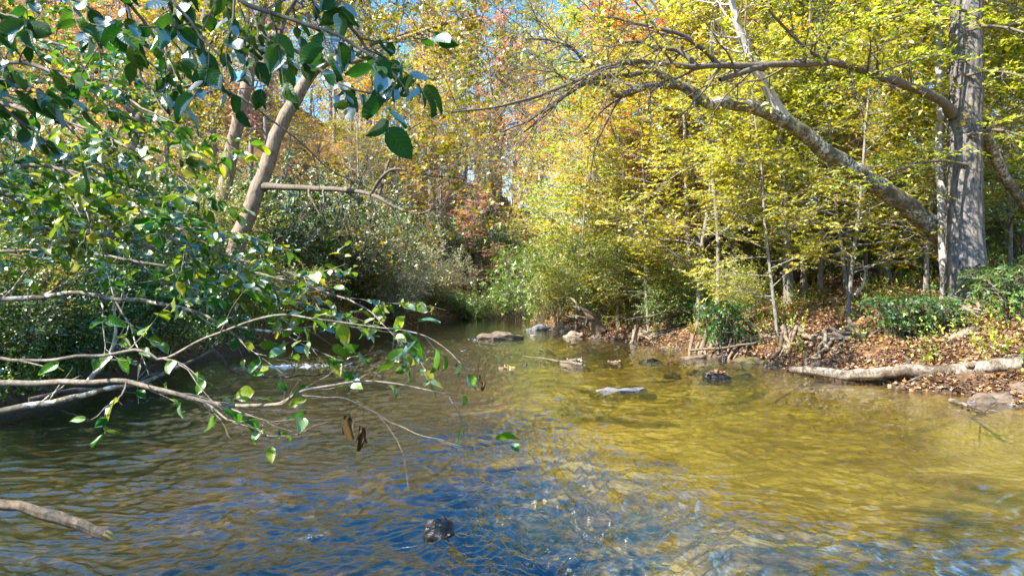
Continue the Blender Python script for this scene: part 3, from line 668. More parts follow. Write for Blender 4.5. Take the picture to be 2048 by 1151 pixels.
left_leaner('darker slimmer trunk leaning beside the long-limbed brown tree, left bank',
    [P(418, 640, B_), P(434, 480, B_), P(448, 380, B_), P(468, 270, B_), P(492, 160, B_), P(512, 80, B_), P(525, 0, B_), P(540, -90, B_)], .30, .16,
    [([P(500, 130, B_), P(470, 60, B_), P(430, 10, B_), P(380, -60, B_)], .10, .03, TWL, LFO),
     ([P(512, 80, B_), P(560, 30, B_ - .5), P(640, 0, B_ - 1), P(720, 0, B_ - 2)], .09, .02, TWL, LFO),
     ([P(480, 210, B_), P(440, 180, B_ - 1), P(380, 190, B_ - 2), P(320, 170, B_ - 2)], .07, .02, TWL, LFO)], 'olive', 73)
left_leaner('twisted dark-barked tree half hidden behind the near foliage of the left bank',
    [P(255, 600, 18), P(262, 480, 18), P(280, 380, 18), P(270, 280, 18), P(300, 200, 18), P(345, 130, 18), P(400, 60, 18), P(430, -40, 18)], .24, .13,
    [([P(310, 190, 18), P(350, 175, 17), P(380, 120, 16.5), P(450, 60, 16)], .09, .02, TWL, LFO),
     ([P(285, 240, 18), P(200, 170, 18), P(120, 120, 17), P(60, 60, 17)], .09, .02, TWL, LFO)], 'olive', 74, 'bark_dark')

# ================================================================ FOREST
rf = random.Random(5)
ORD = ['first', 'second', 'third', 'fourth', 'fifth', 'sixth', 'seventh', 'eighth', 'ninth', 'tenth', 'eleventh', 'twelfth', 'thirteenth', 'fourteenth']
def xy(px, d): return (px - 1024) / F * d, d
# right bank: layered yellow-green beeches, hand-placed along the bank  (px, distance, prototype, scale, leaf material)
near_right = [(1560, 15.6, 'beech_b', .75, 'yellowgreen'), (1690, 15.8, 'beech_b', .85, 'yellowgreen'), (1150, 27, 'beech_b', .95, 'yellowgreen'), (1235, 24, 'beech_a', .8, 'yellowgreen'), (1300, 21, 'beech_b', .85, 'yellowgreen'), (1395, 19.5, 'beech_a', .85, 'yellowgreen'),
    (1470, 22, 'beech_c', .8, 'yellowgreen'), (1640, 22, 'beech_a', 1.0, 'yellowgreen'), (1700, 19, 'beech_b', .9, 'yellowgreen'),
    (1775, 21, 'beech_c', .9, 'yellowgreen'), (1850, 18, 'beech_a', .8, 'yellowgreen'), (2020, 18.5, 'beech_b', 1.1, 'yellowgreen'), (2120, 16, 'beech_a', .9, 'yellowgreen')]
near_right.sort(key=lambda a: a[0])
for i, (px, d, pn, sc, lm) in enumerate(near_right):
    x, y = xy(px, d); lm = ['yellowgreen', 'yellowgreen', 'olive', 'yellowgreen', 'yellow'][i % 5]
    place(pn, x, y, sc, rf.uniform(0, 6.28), 'understory_tree', f'slender layered understory tree on the right bank, {ORD[i]} from the left along the bank edge', 'tree', 'slender layered trees along the right bank edge', lm)
second = [(1180, 33), (1265, 30), (1345, 27), (1430, 29), (1510, 26), (1600, 28), (1680, 26), (1755, 30), (1830, 26), (1915, 29), (1990, 25), (2080, 27), (2180, 24)]
for i, (px, d) in enumerate(second):
    x, y = xy(px, d)
    place(['beech_c', 'beech_a', 'beech_b'][i % 3], x, y, rf.uniform(.95, 1.2), rf.uniform(0, 6.28), 'woodland_tree', f'yellow-leaved woodland tree in the second row of the right bank, {ORD[i]} from the left', 'tree', 'second row of yellow woodland trees', ['yellowgreen', 'yellow', 'olive', 'yellowgreen'][i % 4])
# taller hardwoods behind, right
tall = [(1130, 44, 'oak_a', 'orange'), (1215, 40, 'oak_c', 'yellow'), (1330, 38, 'oak_b', 'orange'), (1430, 36, 'oak_a', 'red'), (1520, 42, 'oak_c', 'yellow'), (1610, 36, 'oak_b', 'yellowgreen'), (1700, 41, 'oak_a', 'yellow'),
        (1790, 37, 'oak_c', 'yellowgreen'), (1880, 42, 'oak_b', 'orange'), (1960, 36, 'oak_a', 'yellow'), (2060, 40, 'oak_c', 'orange'), (2160, 34, 'oak_b', 'yellow')]
names = {'peach': 'peach', 'olive': 'olive', 'orange': 'orange', 'yellow': 'golden', 'red': 'red', 'yellowgreen': 'yellow-green'}
for i, (px, d, pn, lm) in enumerate(tall):
    x, y = xy(px, d)
    place(pn, x, y, rf.uniform(.75, .95), rf.uniform(0, 6.28), 'tall_hardwood', f'tall {names[lm]} hardwood deep in the right woods, {ORD[i]} from the left of its row', 'tree', 'tall hardwoods deep in the right woods', lm)
# pole-like trunks seen between the leaves on the right
poles = [(1383, 20.5, .08), (1408, 22, .10), (1432, 18.5, .06), (1580, 19.5, .14), (1607, 20.5, .10), (1655, 24, .12), (1690, 22, .13), (1735, 21, .07), (1752, 24, .1), (1770, 23, .12), (1815, 25, .24), (1545, 25, .10), (1495, 27, .11), (1310, 24, .09)]
pole_lab = {.24: 'reddish stout'}
for i, (px, d, r) in enumerate(poles):
    x, y = xy(px, d); z = float(ground_z(x, y)); rs = random.Random(100 + i)
    H = rs.uniform(11, 16)
    w, cg = make_tree_geo(seed=300 + i, H=H, r=r, lean=(rs.uniform(-1.6, 1.2), rs.uniform(-.5, .5)), limbs=14, limb_len=1.8, sub=6, sub_len=.9, twig=4, twig_len=.45, leaves=9, leaf=.15, flat=.25, jit=.35, base_clear=.25, ang=(50, 85), trop=.01)
    e = empty('pole_tree', (x, y, z - .05), f'thin straight forest trunk on the right bank, {ORD[sorted(p[0] for p in poles).index(px)]} thin trunk from the left', 'tree', 'thin trunks on the right bank')
    w.obj('trunk', M['bark_brown' if r > .2 else ['bark', 'bark_dark', 'bark'][i % 3]], e); cg.obj('crown', M['yellowgreen'], e)
# pale slim trunk just left of the big one
e = empty('pale_barked_tree', (0, 0, 0), 'tall slim pale-barked tree rising just behind the thick grey trunk', 'tree')
g = Geo(); c = curve([P(1890, 610, 14.9), P(1887, 440, 14.9), P(1880, 300, 14.9), P(1883, 160, 14.9), P(1876, 0, 14.9), P(1870, -200, 14.9)], 40, .05, 4); tubes(g, c, np.linspace(.10, .07, 40), 12, .08, 2); g.obj('trunk', M['bark_white'], e)
limb(e, [P(1880, 20, 14.9), P(1850, -40, 14.9), P(1800, -120, 14.9)], .04, .01, 'bark_white', seed=91, twigs=TW_BARE, leafm='yellowgreen', leaf_kw=LF_YG)
# centre: far end of the stream
centre = [(1075, 50, 'oak_b', .8, 'orange', 'orange hardwood behind the bright rhododendron at the bend of the stream'),
    (1290, 25.5, 'beech_c', 1.15, 'orange', 'rust-orange layered tree among the yellow-green ones, above the undercut bank'),
    (1415, 24.5, 'beech_c', 1.25, 'red', 'red-leaved tree showing through the arching limbs'),
    (968, 46.5, 'beech_b', .75, 'pink', 'small bright pink tree over the far end of the stream'),
    (985, 58, 'oak_c', .85, 'pink', 'pink-leaved tree above the far end of the stream'),
    (930, 54, 'oak_a', .7, 'yellowgreen', 'yellow-green tree over the dark far end of the stream'),
    (860, 50, 'oak_c', .75, 'yellow', 'golden tree behind the grey tangled shrubs across the bend'),
    (800, 44, 'bare', 1.0, 'orange', 'almost bare pale tree behind the grey tangled shrubs'),
    (885, 47, 'bare', .9, 'red', 'almost bare grey tree right over the dark end of the stream'),
    (735, 40, 'bare', 1.0, 'yellowgreen', 'almost bare tree to the right of the long-limbed leaning trunk'),
    (955, 62, 'conifer', 1.2, 'conifer', 'tall blue-green pine standing over the middle of the view'),
    (1000, 68, 'conifer', 1.2, 'conifer', 'second blue-green pine, half hidden beside the tall pine'),
    (900, 88, 'oak_a', 1.15, 'olive', 'tall olive-crowned tree far behind the blue-green pines, left one'),
    (985, 92, 'oak_c', 1.15, 'yellowgreen', 'tall yellow-green tree far behind the blue-green pines, middle one'),
    (1045, 86, 'oak_b', 1.2, 'olive', 'tall olive-crowned tree far behind the blue-green pines, right one'),
    (1030, 60, 'oak_a', .95, 'olive', 'tall olive-crowned tree right of the blue-green pines'),
    (1065, 72, 'oak_c', 1.0, 'peach', 'tall peach-coloured tree behind the bend, right of the pines'),
    (860, 72, 'oak_a', 1.0, 'yellowgreen', 'tall lime-green crowned tree to the left of the blue-green pines'),
    (700, 60, 'oak_b', .9, 'olive', 'tall olive-crowned tree on the slope right of the leaning trunks'),
    (640, 46, 'oak_c', .5, 'yellow', 'golden tree directly behind the leaning trunks'),
    (560, 40, 'oak_b', .55, 'olive', 'olive-leaved tree on the slope behind the leaning trunks')]
for px, d, pn, sc, lm, lab in centre:
    x, y = xy(px, d); place(pn, x, y, sc, rf.uniform(0, 6.28), 'pine_tree' if pn == 'conifer' else 'autumn_tree', lab, 'tree', None, lm)
small_c = [(1120, 37, 'beech_b', .8, 'yellowgreen'), (1180, 40, 'beech_a', .9, 'orange'), (1060, 48, 'beech_a', .9, 'yellowgreen'), (970, 56, 'beech_c', .7, 'pink'), (910, 52, 'beech_b', .9, 'orange'), (1245, 34, 'beech_c', .9, 'orange'), (820, 55, 'beech_c', .8, 'yellow'), (760, 50, 'beech_a', 1., 'yellow'), (690, 42, 'beech_a', .9, 'olive')]
small_c.sort()
for i, (px, d, pn, sc, lm) in enumerate(small_c):
    x, y = xy(px, d); nm = {'orange': 'rusty orange', 'pink': 'pink', 'yellow': 'golden', 'yellowgreen': 'yellow-green', 'olive': 'olive'}[lm]
    place(pn, x, y, sc, rf.uniform(0, 6.28), 'small_tree', f'small {nm} tree at the bend of the stream, {ORD[i]} small one from the left', 'tree', 'small trees round the bend of the stream', lm)
# left bank hardwoods
leftw = [(-200, 24, 'oak_b', .8, 'olive'), (-20, 30, 'oak_a', .8, 'yellow'), (120, 34, 'oak_b', .85, 'peach'), (220, 40, 'oak_c', .8, 'red'), (330, 36, 'oak_a', .7, 'yellow'), (420, 44, 'oak_c', .8, 'yellowgreen'), (500, 52, 'oak_a', .85, 'yellow')]
for i, (px, d, pn, sc, lm) in enumerate(leftw):
    x, y = xy(px, d)
    place(pn, x, y, sc, rf.uniform(0, 6.28), 'hillside_tree', f'{names[lm]} hardwood on the left hillside, {ORD[i]} from the left of the nearer row', 'tree', 'nearer hardwoods on the left hillside', lm)
# middle distance of the left slope
rs4 = random.Random(41)
for i in range(14):
    px = 230 + i * 48 + rs4.uniform(-18, 18); x, y = xy(px, rs4.uniform(47, 66)); lm = ['olive', 'yellowgreen', 'peach', 'olive', 'yellow', 'green', 'pink'][i % 7]
    place(['oak_a', 'oak_c', 'oak_b'][i % 3], x, y, rs4.uniform(.6, .85), rs4.uniform(0, 6.28), 'slope_tree', f'{({"green": "green", "pink": "pinkish"} | names)[lm]} tree halfway up the left slope, {ORD[i]} from the left of its row', 'tree', 'trees halfway up the left slope', lm)
# far hillside forest
cnt = 0
rngf = random.Random(77)
farcols = [('yellow', 'golden'), ('peach', 'peach'), ('yellowgreen', 'yellow-green'), ('yellow', 'golden'), ('red', 'red'), ('yellowgreen', 'yellow-green'), ('olive', 'olive'), ('peach', 'peach')]
for d in (62, 78, 98, 122, 150):
    n = 15
    for k in range(n):
        px = -250 + (k + rngf.uniform(.1, .9)) * 2550 / n
        dd = d * rngf.uniform(.93, 1.07); x, y = xy(px, dd)
        if y < 60 and -1 < x < 3: continue
        lm, cn = rngf.choice(farcols)
        if px < 1150: lm, cn = rngf.choice([('olive', 'olive'), ('yellowgreen', 'yellow-green'), ('peach', 'peach'), ('yellow', 'golden'), ('olive', 'olive'), ('pink', 'pink')])
        if px > 1150 and lm in ('orange', 'red') and rngf.random() < .6: lm, cn = 'yellow', 'golden'
        side = 'left' if px < 800 else 'right' if px > 1250 else 'middle'
        place(rngf.choice(['oak_a', 'oak_b', 'oak_c']), x, y, rngf.uniform(.8, 1.15), rngf.uniform(0, 6.28), 'far_tree', f'far {cn} tree in the hillside forest of the {side}', 'tree', f'far {cn} trees of the {side} hillside', lm)

shade = [(-8.8, 1, 'oak_a', .46, 'olive'), (-8.2, -2.8, 'oak_b', .70, 'olive'), (-6.5, -5.5, 'oak_a', .62, 'olive'), (-11, 4.5, 'oak_a', .6, 'olive'), (-13.5, 9, 'oak_c', .55, 'olive'), (-16, 14, 'oak_a', .6, 'olive')]  # unseen trees, added to shade the near leaves and left water
for i, (x, y, pn, sc, lm) in enumerate(shade):
    place(pn, x, y, sc, i * 1.3, 'shade_tree', 'olive-leaved tree added out of view on the near left bank for shade', 'tree', 'trees added out of view on the near left bank for shade', lm)
# ================================================================ SHRUBS
sh = [ # px, d, proto, scale, leaf mat, label
 (1090, 35, 'rhodo_b', (1.1, 1, 1.15), 'rhodo', 'bright pale-green rhododendron at the end of the right bank, over the water'),
 (1030, 41, 'rhodo_b', (1.0, 1, 1.0), 'rhodo', 'rhododendron beside the dark far end of the stream, behind the bright pale one'),
 (1165, 31, 'rhodo_b', (1.1, 1, 1.1), 'rhodo', 'rhododendron above the torn root stump on the right bank'),
 (945, 41.5, 'rhodo_a', (.9, .8, .7), 'rhodo', 'low pale rhododendron on the far bank left of the dark end'),
 (885, 43, 'grey_bush', (.9, .9, .9), 'grey', 'grey-leaved shrub on the far bank, right one of the tangled pair'),
 (820, 41, 'grey_bush', (1.1, 1, 1.25), 'grey', 'larger grey tangled shrub on the far bank'),
 (800, 37.8, 'grey_bush', (.9, .9, .8), 'grey', 'smaller grey tangled shrub in front of the larger one, at the waterline'),
 (895, 41, 'rhodo_a', (.7, .7, .5), 'rhodo', 'low pale rhododendron hanging to the water in front of the tangled pair'),
 (760, 37, 'grey_bush', (1, 1, 1.0), 'grey', 'grey shrub near the water below the almost bare trees'),
 (930, 47, 'rhodo_b', (1.2, 1.2, 1.5), 'dark', 'dark evergreen thicket over the end of the stream'),
 (1000, 50, 'rhodo_b', (1.2, 1.2, 1.3), 'dark', 'dark evergreen shrub in the shade round the bend'),
 (600, 29, 'rhodo_b', (1.3, 1.3, 1.5), 'dark', 'big dark evergreen shrub right of the leaning trunks'),
 (680, 33, 'rhodo_b', (1.2, 1.2, 1.2), 'dark', 'dark evergreen shrub at the waterline beyond the big dark one'),
 (560, 27, 'rhodo_a', (1.4, 1.4, 1.6), 'dark', 'dark evergreen shrub close against the brown leaning trunk'),
 (575, 23.5, 'bush_b', (.9, .9, .6), 'olive', 'olive shrub in front of the brown leaning trunk'),
 (470, 20.5, 'bush_b', (.9, .9, .5), 'green', 'green leafy shrub at the foot of the leaning trunks'),
 (370, 18, 'bush_b', (.9, .9, .8), 'dark', 'dark leafy shrub left of the leaning trunks'),
 (640, 26, 'bush_a', (1, 1, .9), 'dark', 'low dark shrub at the water edge past the leaning trunks'),
 (710, 34, 'bush_a', (1.2, 1, 1), 'olive', 'olive shrub at the water edge before the grey shrubs'),
 (650, 31, 'rhodo_b', (1.2, 1.2, 1.5), 'dark', 'tall dark evergreen shrub between the leaning trunks and the grey shrubs'),
 (725, 36, 'rhodo_b', (1.2, 1.2, 1.35), 'olive', 'olive-green evergreen shrub just left of the grey shrubs'),
 (790, 38.5, 'bush_b', (1, 1, .8), 'grey', 'low pale shrub right at the far waterline under the grey ones'),
 (850, 40, 'bush_a', (1, 1, .8), 'olive', 'low olive shrub at the far waterline under the larger grey one'),
 (1275, 23.6, 'bush_b', (.8, .7, .55), 'olive', 'olive bush drooping over the undercut bank, left of the small glossy shrub'),
 (1345, 20.6, 'bush_a', (.8, .7, .6), 'green', 'low green bush hanging over the muddy shore'),
 (1215, 26, 'rhodo_a', (.8, .8, .6), 'rhodo', 'low rhododendron just above the torn stump'),
 (1250, 26, 'rhodo_b', (.9, .9, .85), 'rhodo', 'green rhododendron on the bank above the shaded undercut'),
 (1330, 23.5, 'bush_b', (.8, .8, .75), 'olive', 'olive bush at the top of the shaded undercut bank'),
 (1500, 30, 'rhodo_a', (1.1, 1.1, .8), 'dark', 'dark evergreen shrub among the thin trunks, deeper in the right woods'),
 (1640, 31, 'rhodo_a', (1.1, 1.1, .7), 'rhodo', 'green shrub among the thin trunks behind the leaf-covered slope'),
 (1800, 29, 'rhodo_a', (1.1, 1.1, .8), 'dark', 'dark shrub behind the leaf-covered slope by the stout reddish trunk'),
 (2040, 20, 'rhodo_a', (1, 1, .9), 'rhodo', 'green shrub behind the thick grey trunk at the right'),
 (1440, 16.9, 'rhodo_s', (1.0, 1.0, 1.15), 'laurel', 'small glossy shrub on the undercut bank by the exposed roots'),
 (1810, 12.6, 'rhodo_s', (.9, .85, .72), 'laurel', 'small glossy shrub behind the fallen log, left of the thick trunk'),
 (1870, 12.3, 'rhodo_s', (.8, .8, .6), 'laurel', 'small glossy shrub behind the fallen log at the foot of the thick trunk'),
 (2030, 11.6, 'rhodo_s', (.9, .9, .8), 'laurel', 'small glossy shrub at the right edge above the fallen log'),
 (2000, 13.5, 'rhodo_s', (.8, .8, .7), 'laurel', 'small glossy shrub tucked behind the thick grey trunk'),
]
for px, d, pn, sc, lm, lab in sh:
    x, y = xy(px, d)
    place_shrub(pn, x, y, sc, rf.uniform(0, 6.28), 'rhododendron' if pn.startswith('rhodo') else 'shrub', lab, None, lm)
for px, d, sc, lm, lab in [(1200, 25.5, .9, 'yellowgreen', 'yellow-green bush leaning over the water beside the torn stump'), (1285, 23, .8, 'yellowgreen', 'yellow-green bush on the bank right of the torn stump'), (1370, 20.5, .65, 'yellowgreen', 'yellow-green bush above the dark fallen limb'), (1120, 30, 1.0, 'yellowgreen', 'yellow-green bush over the bright pair of rocks'), (1490, 18.2, .5, 'yellowgreen', 'little yellow-green bush on the slope above the round mossy boulder')]:
    x, y = xy(px, d); place_shrub('bush_b', x, y, sc, rf.uniform(0, 6), 'bank_bush', lab, None, lm)
rs2 = random.Random(9)
for i in range(14):
    px = 1240 + i * 62 + rs2.uniform(-20, 20); x, y = xy(px, rs2.uniform(23, 34))
    place_shrub(['bush_b', 'bush_a'][i % 2], x, y, rs2.uniform(.8, 1.15), rs2.uniform(0, 6.28), 'forest_bush', f'{["yellow-green", "golden"][i % 3 == 2]} bush on the floor of the right woods, {ORD[i]} from the left', 'bushes on the floor of the right woods', ['yellowgreen', 'yellow'][i % 3 == 2])
rs3 = random.Random(19)
for i in range(14):
    px = 250 + i * 42 + rs3.uniform(-15, 15); x, y = xy(px, rs3.uniform(31, 46))
    place_shrub(['bush_b', 'grey_bush', 'bush_b'][i % 3], x, y, rs3.uniform(1.1, 1.7), rs3.uniform(0, 6.28), 'slope_bush', f'{["green", "grey", "olive"][i % 3]} bush on the slope behind the leaning trunks, {ORD[i]} from the left', 'bushes on the slope behind the leaning trunks', ['green', 'grey', 'olive'][i % 3])
# undergrowth bushes of the left bank
ub = [(-60, 9.2, 'bush_a', .75, 'green'), (10, 8.9, 'bush_a', .5, 'green'), (60, 9.8, 'bush_a', .7, 'olive'), (150, 10.6, 'bush_a', .75, 'green'), (30, 11.5, 'bush_b', .9, 'green'), (230, 12, 'bush_a', .8, 'green'), (120, 13.2, 'bush_b', .9, 'olive'),
      (300, 14, 'bush_a', .9, 'green'), (-40, 15, 'bush_b', 1.2, 'olive'), (190, 16, 'bush_b', 1.1, 'green'), (330, 17.5, 'bush_b', 1, 'green'), (90, 19, 'bush_b', 1.3, 'olive'), (430, 24, 'bush_b', 1.2, 'olive')]
ub.sort(key=lambda a: a[0])
for i, (px, d, pn, sc, lm) in enumerate(ub):
    x, y = xy(px, d)
    place_shrub(pn, x, y, sc, rf.uniform(0, 6.28), 'bank_bush', f'leafy {"green" if lm=="green" else "olive and yellow"} bush on the left bank, {ORD[i]} from the left', 'leafy bushes of the left bank', lm)

# ================================================================ OVERHANGING BRANCHES (near the camera)
def near_branch(label, name, pts, r0, r1, tw, lk, leafm, seed, m='twig', K=30, wob=.02, cat='branch', group=None, extra=None):
    e = empty(name, (0, 0, 0), label, cat, group)
    rng = np.random.default_rng(seed)
    g = Geo(); c = curve(pts, K, wob, seed); rad = np.linspace(r0, r1, K); tubes(g, c, rad, 9, .16, seed)
    P1, R1 = c[None], rad[None]
    for t_ in tw: P1, R1 = sprout(rng, P1, R1, **t_); tubes(g, P1, R1, 5)
    g.obj('stem', M[m], e)
    if lk:
        kw = dict(lk); q = kw.pop('q'); size = kw.pop('size'); wid = kw.pop('wid', .62); thin = kw.pop('thin', -9)
        p, ax, n = leaf_arrays(rng, P1, q, **kw)
        k = rng.random(len(p)) > max(thin, 0)
        lg = Geo(); put_leaves(lg, rng, p[k], ax[k], n[k], size, wid, 'ovate', .14); lg.obj('foliage', M[leafm], e)
    return e
# high dark leaves hanging into the top of the view
TWH = [dict(m=7, length=.30, K=5, t0=.1, ang=(25, 60), flat=.8, wob=.15, trop=-.10, rk=.6, rmin=.0022)]
LH = dict(q=6, size=.078, wid=.64, jit=.55, droop=.55, spread=60)
high = [([(430, -110, 2.3), (470, -10, 2.2), (560, 30, 2.1), (650, 60, 2.05), (720, 95, 2.0), (790, 150, 1.95), (815, 190, 1.95)], 'dark leafy branch reaching furthest right across the top, broad leaves hanging'),
        ([(240, -120, 2.4), (300, -40, 2.3), (360, 20, 2.2), (400, 70, 2.15), (440, 110, 2.1)], 'dark leafy branch hanging down in the upper left quarter'),
        ([(560, -90, 2.5), (620, -20, 2.4), (690, 40, 2.3), (740, 110, 2.25), (745, 170, 2.2)], 'short dark branch tip with drooping leaves left of the furthest reaching one'),
        ([(-140, -60, 2.2), (-60, 10, 2.1), (20, 30, 2.0), (70, 50, 2.0)], 'dark branch with big leaves in the top left corner'),
        ([(120, -120, 2.6), (220, -30, 2.5), (300, 60, 2.5), (330, 130, 2.5), (340, 180, 2.5)], 'thin dangling branch below the top left corner'),
        ([(640, -80, 2.8), (560, 60, 2.7), (600, 110, 2.7), (690, 170, 2.6), (760, 190, 2.6)], 'dark branch with paired leaves above the leaning brown trunk'),
        ([(40, -130, 2.5), (90, -40, 2.4), (150, 20, 2.3), (190, 80, 2.3), (200, 120, 2.3)], 'dark hanging branch between the top left corner and the upper left quarter'),
        ([(330, -130, 2.7), (430, -40, 2.6), (500, 20, 2.6), (520, 90, 2.5)], 'dark hanging branch just above the darker slim leaning trunk'),
        ([(-120, 150, 2.0), (-60, 170, 1.95), (-10, 180, 1.9)], 'few big dark leaves poking in at the left edge')]
for i, (pp, lab) in enumerate(high):
    near_branch(lab, 'hanging_branch', [P(*p) for p in pp], .010, .003, TWH, LH, 'nearhigh', 800 + i, 'bark_dark', wob=.01)
# long bare twig falling from upper left to centre
near_branch('long thin bare twig slanting down in front of the leaning trunks', 'bare_twig', [P(230, -60, 3.2), (P(270, 80, 3.2)), P(300, 180, 3.2), P(430, 170, 3.3), P(560, 250, 3.4), P(650, 330, 3.5), P(730, 375, 3.6), P(850, 425, 3.7)], .009, .002,
            [dict(m=8, length=.3, K=5, t0=.1, ang=(25, 60), flat=.8, wob=.15, rk=.6, rmin=.0016)], None, 'near', 820, 'bark_dark')
# layered foliage: diagonal sprays from the left edge
TWM = [dict(m=15, length=.52, K=6, t0=.06, ang=(18, 48), flat=.32, wob=.10, trop=-.035, rk=.55, rmin=.0035), dict(m=5, length=.26, K=4, t0=.2, ang=(25, 55), flat=.3, wob=.12, trop=-.03, rk=.6, rmin=.002)]
LM = dict(q=6, size=.074, wid=.64, jit=.65, droop=.2, spread=58, thin=.28)
mid = [([(-260, 60, 4.2), (-60, 110, 4.1), (100, 140, 4.0), (260, 200, 3.9), (280, 215, 3.8), (330, 235, 3.8)], 'leafy branch whose tip ends over the darker leaning trunk, uppermost spray'),
       ([(-260, 150, 3.9), (-60, 190, 3.8), (120, 240, 3.7), (240, 285, 3.6), (320, 325, 3.6)], 'leafy spray just below the uppermost one at the left'),
       ([(-260, 210, 4.6), (-40, 260, 4.5), (160, 330, 4.4), (270, 380, 4.3), (350, 425, 4.2)], 'long leafy spray slanting down through the middle of the left foliage'),
       ([(-260, 300, 4.0), (-60, 350, 3.9), (80, 330, 3.8), (220, 390, 3.8), (360, 460, 3.7), (490, 530, 3.7)], 'leafy branch ending beside the foot of the leaning trunks'),
       ([(-260, 330, 5.2), (-40, 385, 5.1), (180, 400, 5), (300, 435, 4.9), (380, 480, 4.8)], 'leafy branch running almost level from the left edge at half height'),
       ([(-260, 450, 4.6), (0, 455, 4.5), (200, 470, 4.4), (380, 520, 4.3), (560, 560, 4.2), (700, 600, 4.1), (760, 640, 4.0)], 'long leafy branch whose tip hangs over the middle of the stream'),
       ([(-260, 520, 5.3), (40, 500, 5.2), (260, 520, 5.1), (480, 570, 4.9), (660, 620, 4.8)], 'leafy branch low over the left waterline'),
       ([(-260, 30, 5.4), (-60, 60, 5.3), (140, 90, 5.2), (220, 115, 5.1), (300, 150, 5)], 'farther leafy spray at the top left behind the dark hanging leaves')]
for i, (pp, lab) in enumerate(mid):
    near_branch(lab, 'leafy_branch', [P(*p) for p in pp], .018, .005, TWM, LM, 'near', 840 + i, 'twig', wob=.03)
# the branches low over the water
D1 = 4.4
near_branch('long dark lichen-spotted branch level above the left water', 'leafy_branch', [P(-240, 605, 4.2), P(0, 600, 4.2), P(90, 590, 4.2), P(160, 588, 4.2), P(250, 595, 4.2), P(330, 607, 4.1), P(400, 625, 4.1), P(450, 650, 4.0), P(540, 662, 4.0), P(640, 655, 3.9)], .022, .005,
    [dict(m=9, length=.6, K=6, t0=.25, ang=(20, 50), flat=.5, wob=.14, trop=.0, rk=.5, rmin=.003), dict(m=4, length=.25, K=4, t0=.2, ang=(25, 55), flat=.5, wob=.14, rk=.6, rmin=.002)], dict(q=3, size=.085, wid=.62, jit=.45, droop=.2, thin=.3), 'near', 870, 'bark_lichen', K=50, wob=.03)
near_branch('arching thin branch with dangling green leaves over the middle of the stream', 'leafy_branch', [P(-200, 700, 3.6), P(0, 715, 3.6), P(40, 722, 3.6), P(180, 710, 3.55), P(290, 700, 3.5), P(330, 715, 3.5), P(420, 670, 3.5), P(560, 630, 3.45), P(640, 640, 3.4), P(760, 655, 3.4), P(860, 672, 3.35), P(930, 740, 3.3)], .011, .0025,
    [dict(m=12, length=.42, K=6, t0=.2, ang=(20, 60), flat=.7, wob=.16, trop=-.04, rk=.5, rmin=.0022)], dict(q=3, size=.10, wid=.62, jit=.5, droop=.6, thin=.25), 'near', 871, 'twig', K=60, wob=.02)
near_branch('pale forked branch with few leaves held just above the rippled water', 'leafy_branch', [P(-220, 762, 4.0), P(0, 765, 4.0), P(130, 764, 4.0), P(240, 763, 3.95), P(300, 770, 3.9), P(400, 798, 3.8), P(500, 812, 3.7), P(560, 806, 3.65), P(600, 782, 3.6), P(660, 768, 3.55), P(740, 760, 3.5), P(830, 772, 3.45), P(905, 790, 3.4)], .023, .003,
    [dict(m=11, length=.5, K=7, t0=.35, ang=(18, 55), flat=.7, wob=.17, trop=-.02, rk=.45, rmin=.0025), dict(m=3, length=.2, K=4, t0=.3, ang=(25, 55), flat=.8, wob=.15, rk=.6, rmin=.0018)], dict(q=3, size=.092, wid=.62, jit=.5, droop=.35, thin=.45), 'near', 872, 'twig', K=60, wob=.02)
near_branch('thick dead limb slanting out of the water at the left edge', 'dead_limb', [P(-200, 860, 4.9), P(-60, 838, 4.9), P(40, 815, 4.95), P(130, 797, 5.0), P(200, 780, 5.0), P(260, 772, 5.0), P(310, 755, 5.1), P(390, 718, 5.3), P(430, 700, 5.4)], .032, .010,
    [dict(m=5, length=.35, K=5, t0=.3, ang=(25, 60), flat=.7, wob=.15, rk=.4, rmin=.003)], None, 'near', 873, 'bark_lichen', K=50, wob=.02)
near_branch('slender bare branch curving down over the dark water', 'bare_branch', [P(300, 775, 3.9), P(400, 800, 3.8), P(450, 830, 3.7), P(520, 862, 3.6), P(590, 868, 3.5), P(650, 845, 3.5)], .008, .002,
    [dict(m=7, length=.35, K=6, t0=.2, ang=(25, 60), flat=.8, wob=.18, rk=.5, rmin=.0015)], None, 'near', 874, 'drift', K=34, wob=.03)
near_branch('long hair-thin bare twigs trailing toward the middle of the stream', 'bare_branch', [P(600, 790, 3.6), P(700, 800, 3.5), P(800, 850, 3.4), P(900, 885, 3.3), P(1020, 905, 3.2)], .004, .0012,
    [dict(m=6, length=.4, K=6, t0=.1, ang=(15, 40), flat=.8, wob=.12, rk=.6, rmin=.001)], None, 'near', 875, 'twig', K=30, wob=.02)
near_branch('dark curved branch in the shade behind the low forked branch', 'bare_branch', [P(420, 695, 5), P(445, 715, 5), P(470, 742, 5), P(520, 752, 4.9), P(600, 752, 4.8), P(680, 745, 4.7)], .014, .004,
    [dict(m=6, length=.4, K=6, t0=.2, ang=(25, 60), flat=.8, wob=.18, rk=.5, rmin=.002)], None, 'near', 876, 'drift', K=34, wob=.02)
near_branch('pale upright bare fork standing in the left undergrowth', 'bare_branch', [P(175, 765, 5.2), P(210, 725, 5.2), P(228, 680, 5.2), P(232, 630, 5.2), P(225, 590, 5.2), P(224, 550, 5.2)], .018, .005,
    [dict(m=6, length=.5, K=6, t0=.3, ang=(20, 50), flat=.8, wob=.15, rk=.5, rmin=.0025)], None, 'near', 877, 'bark_white', K=30, wob=.03)
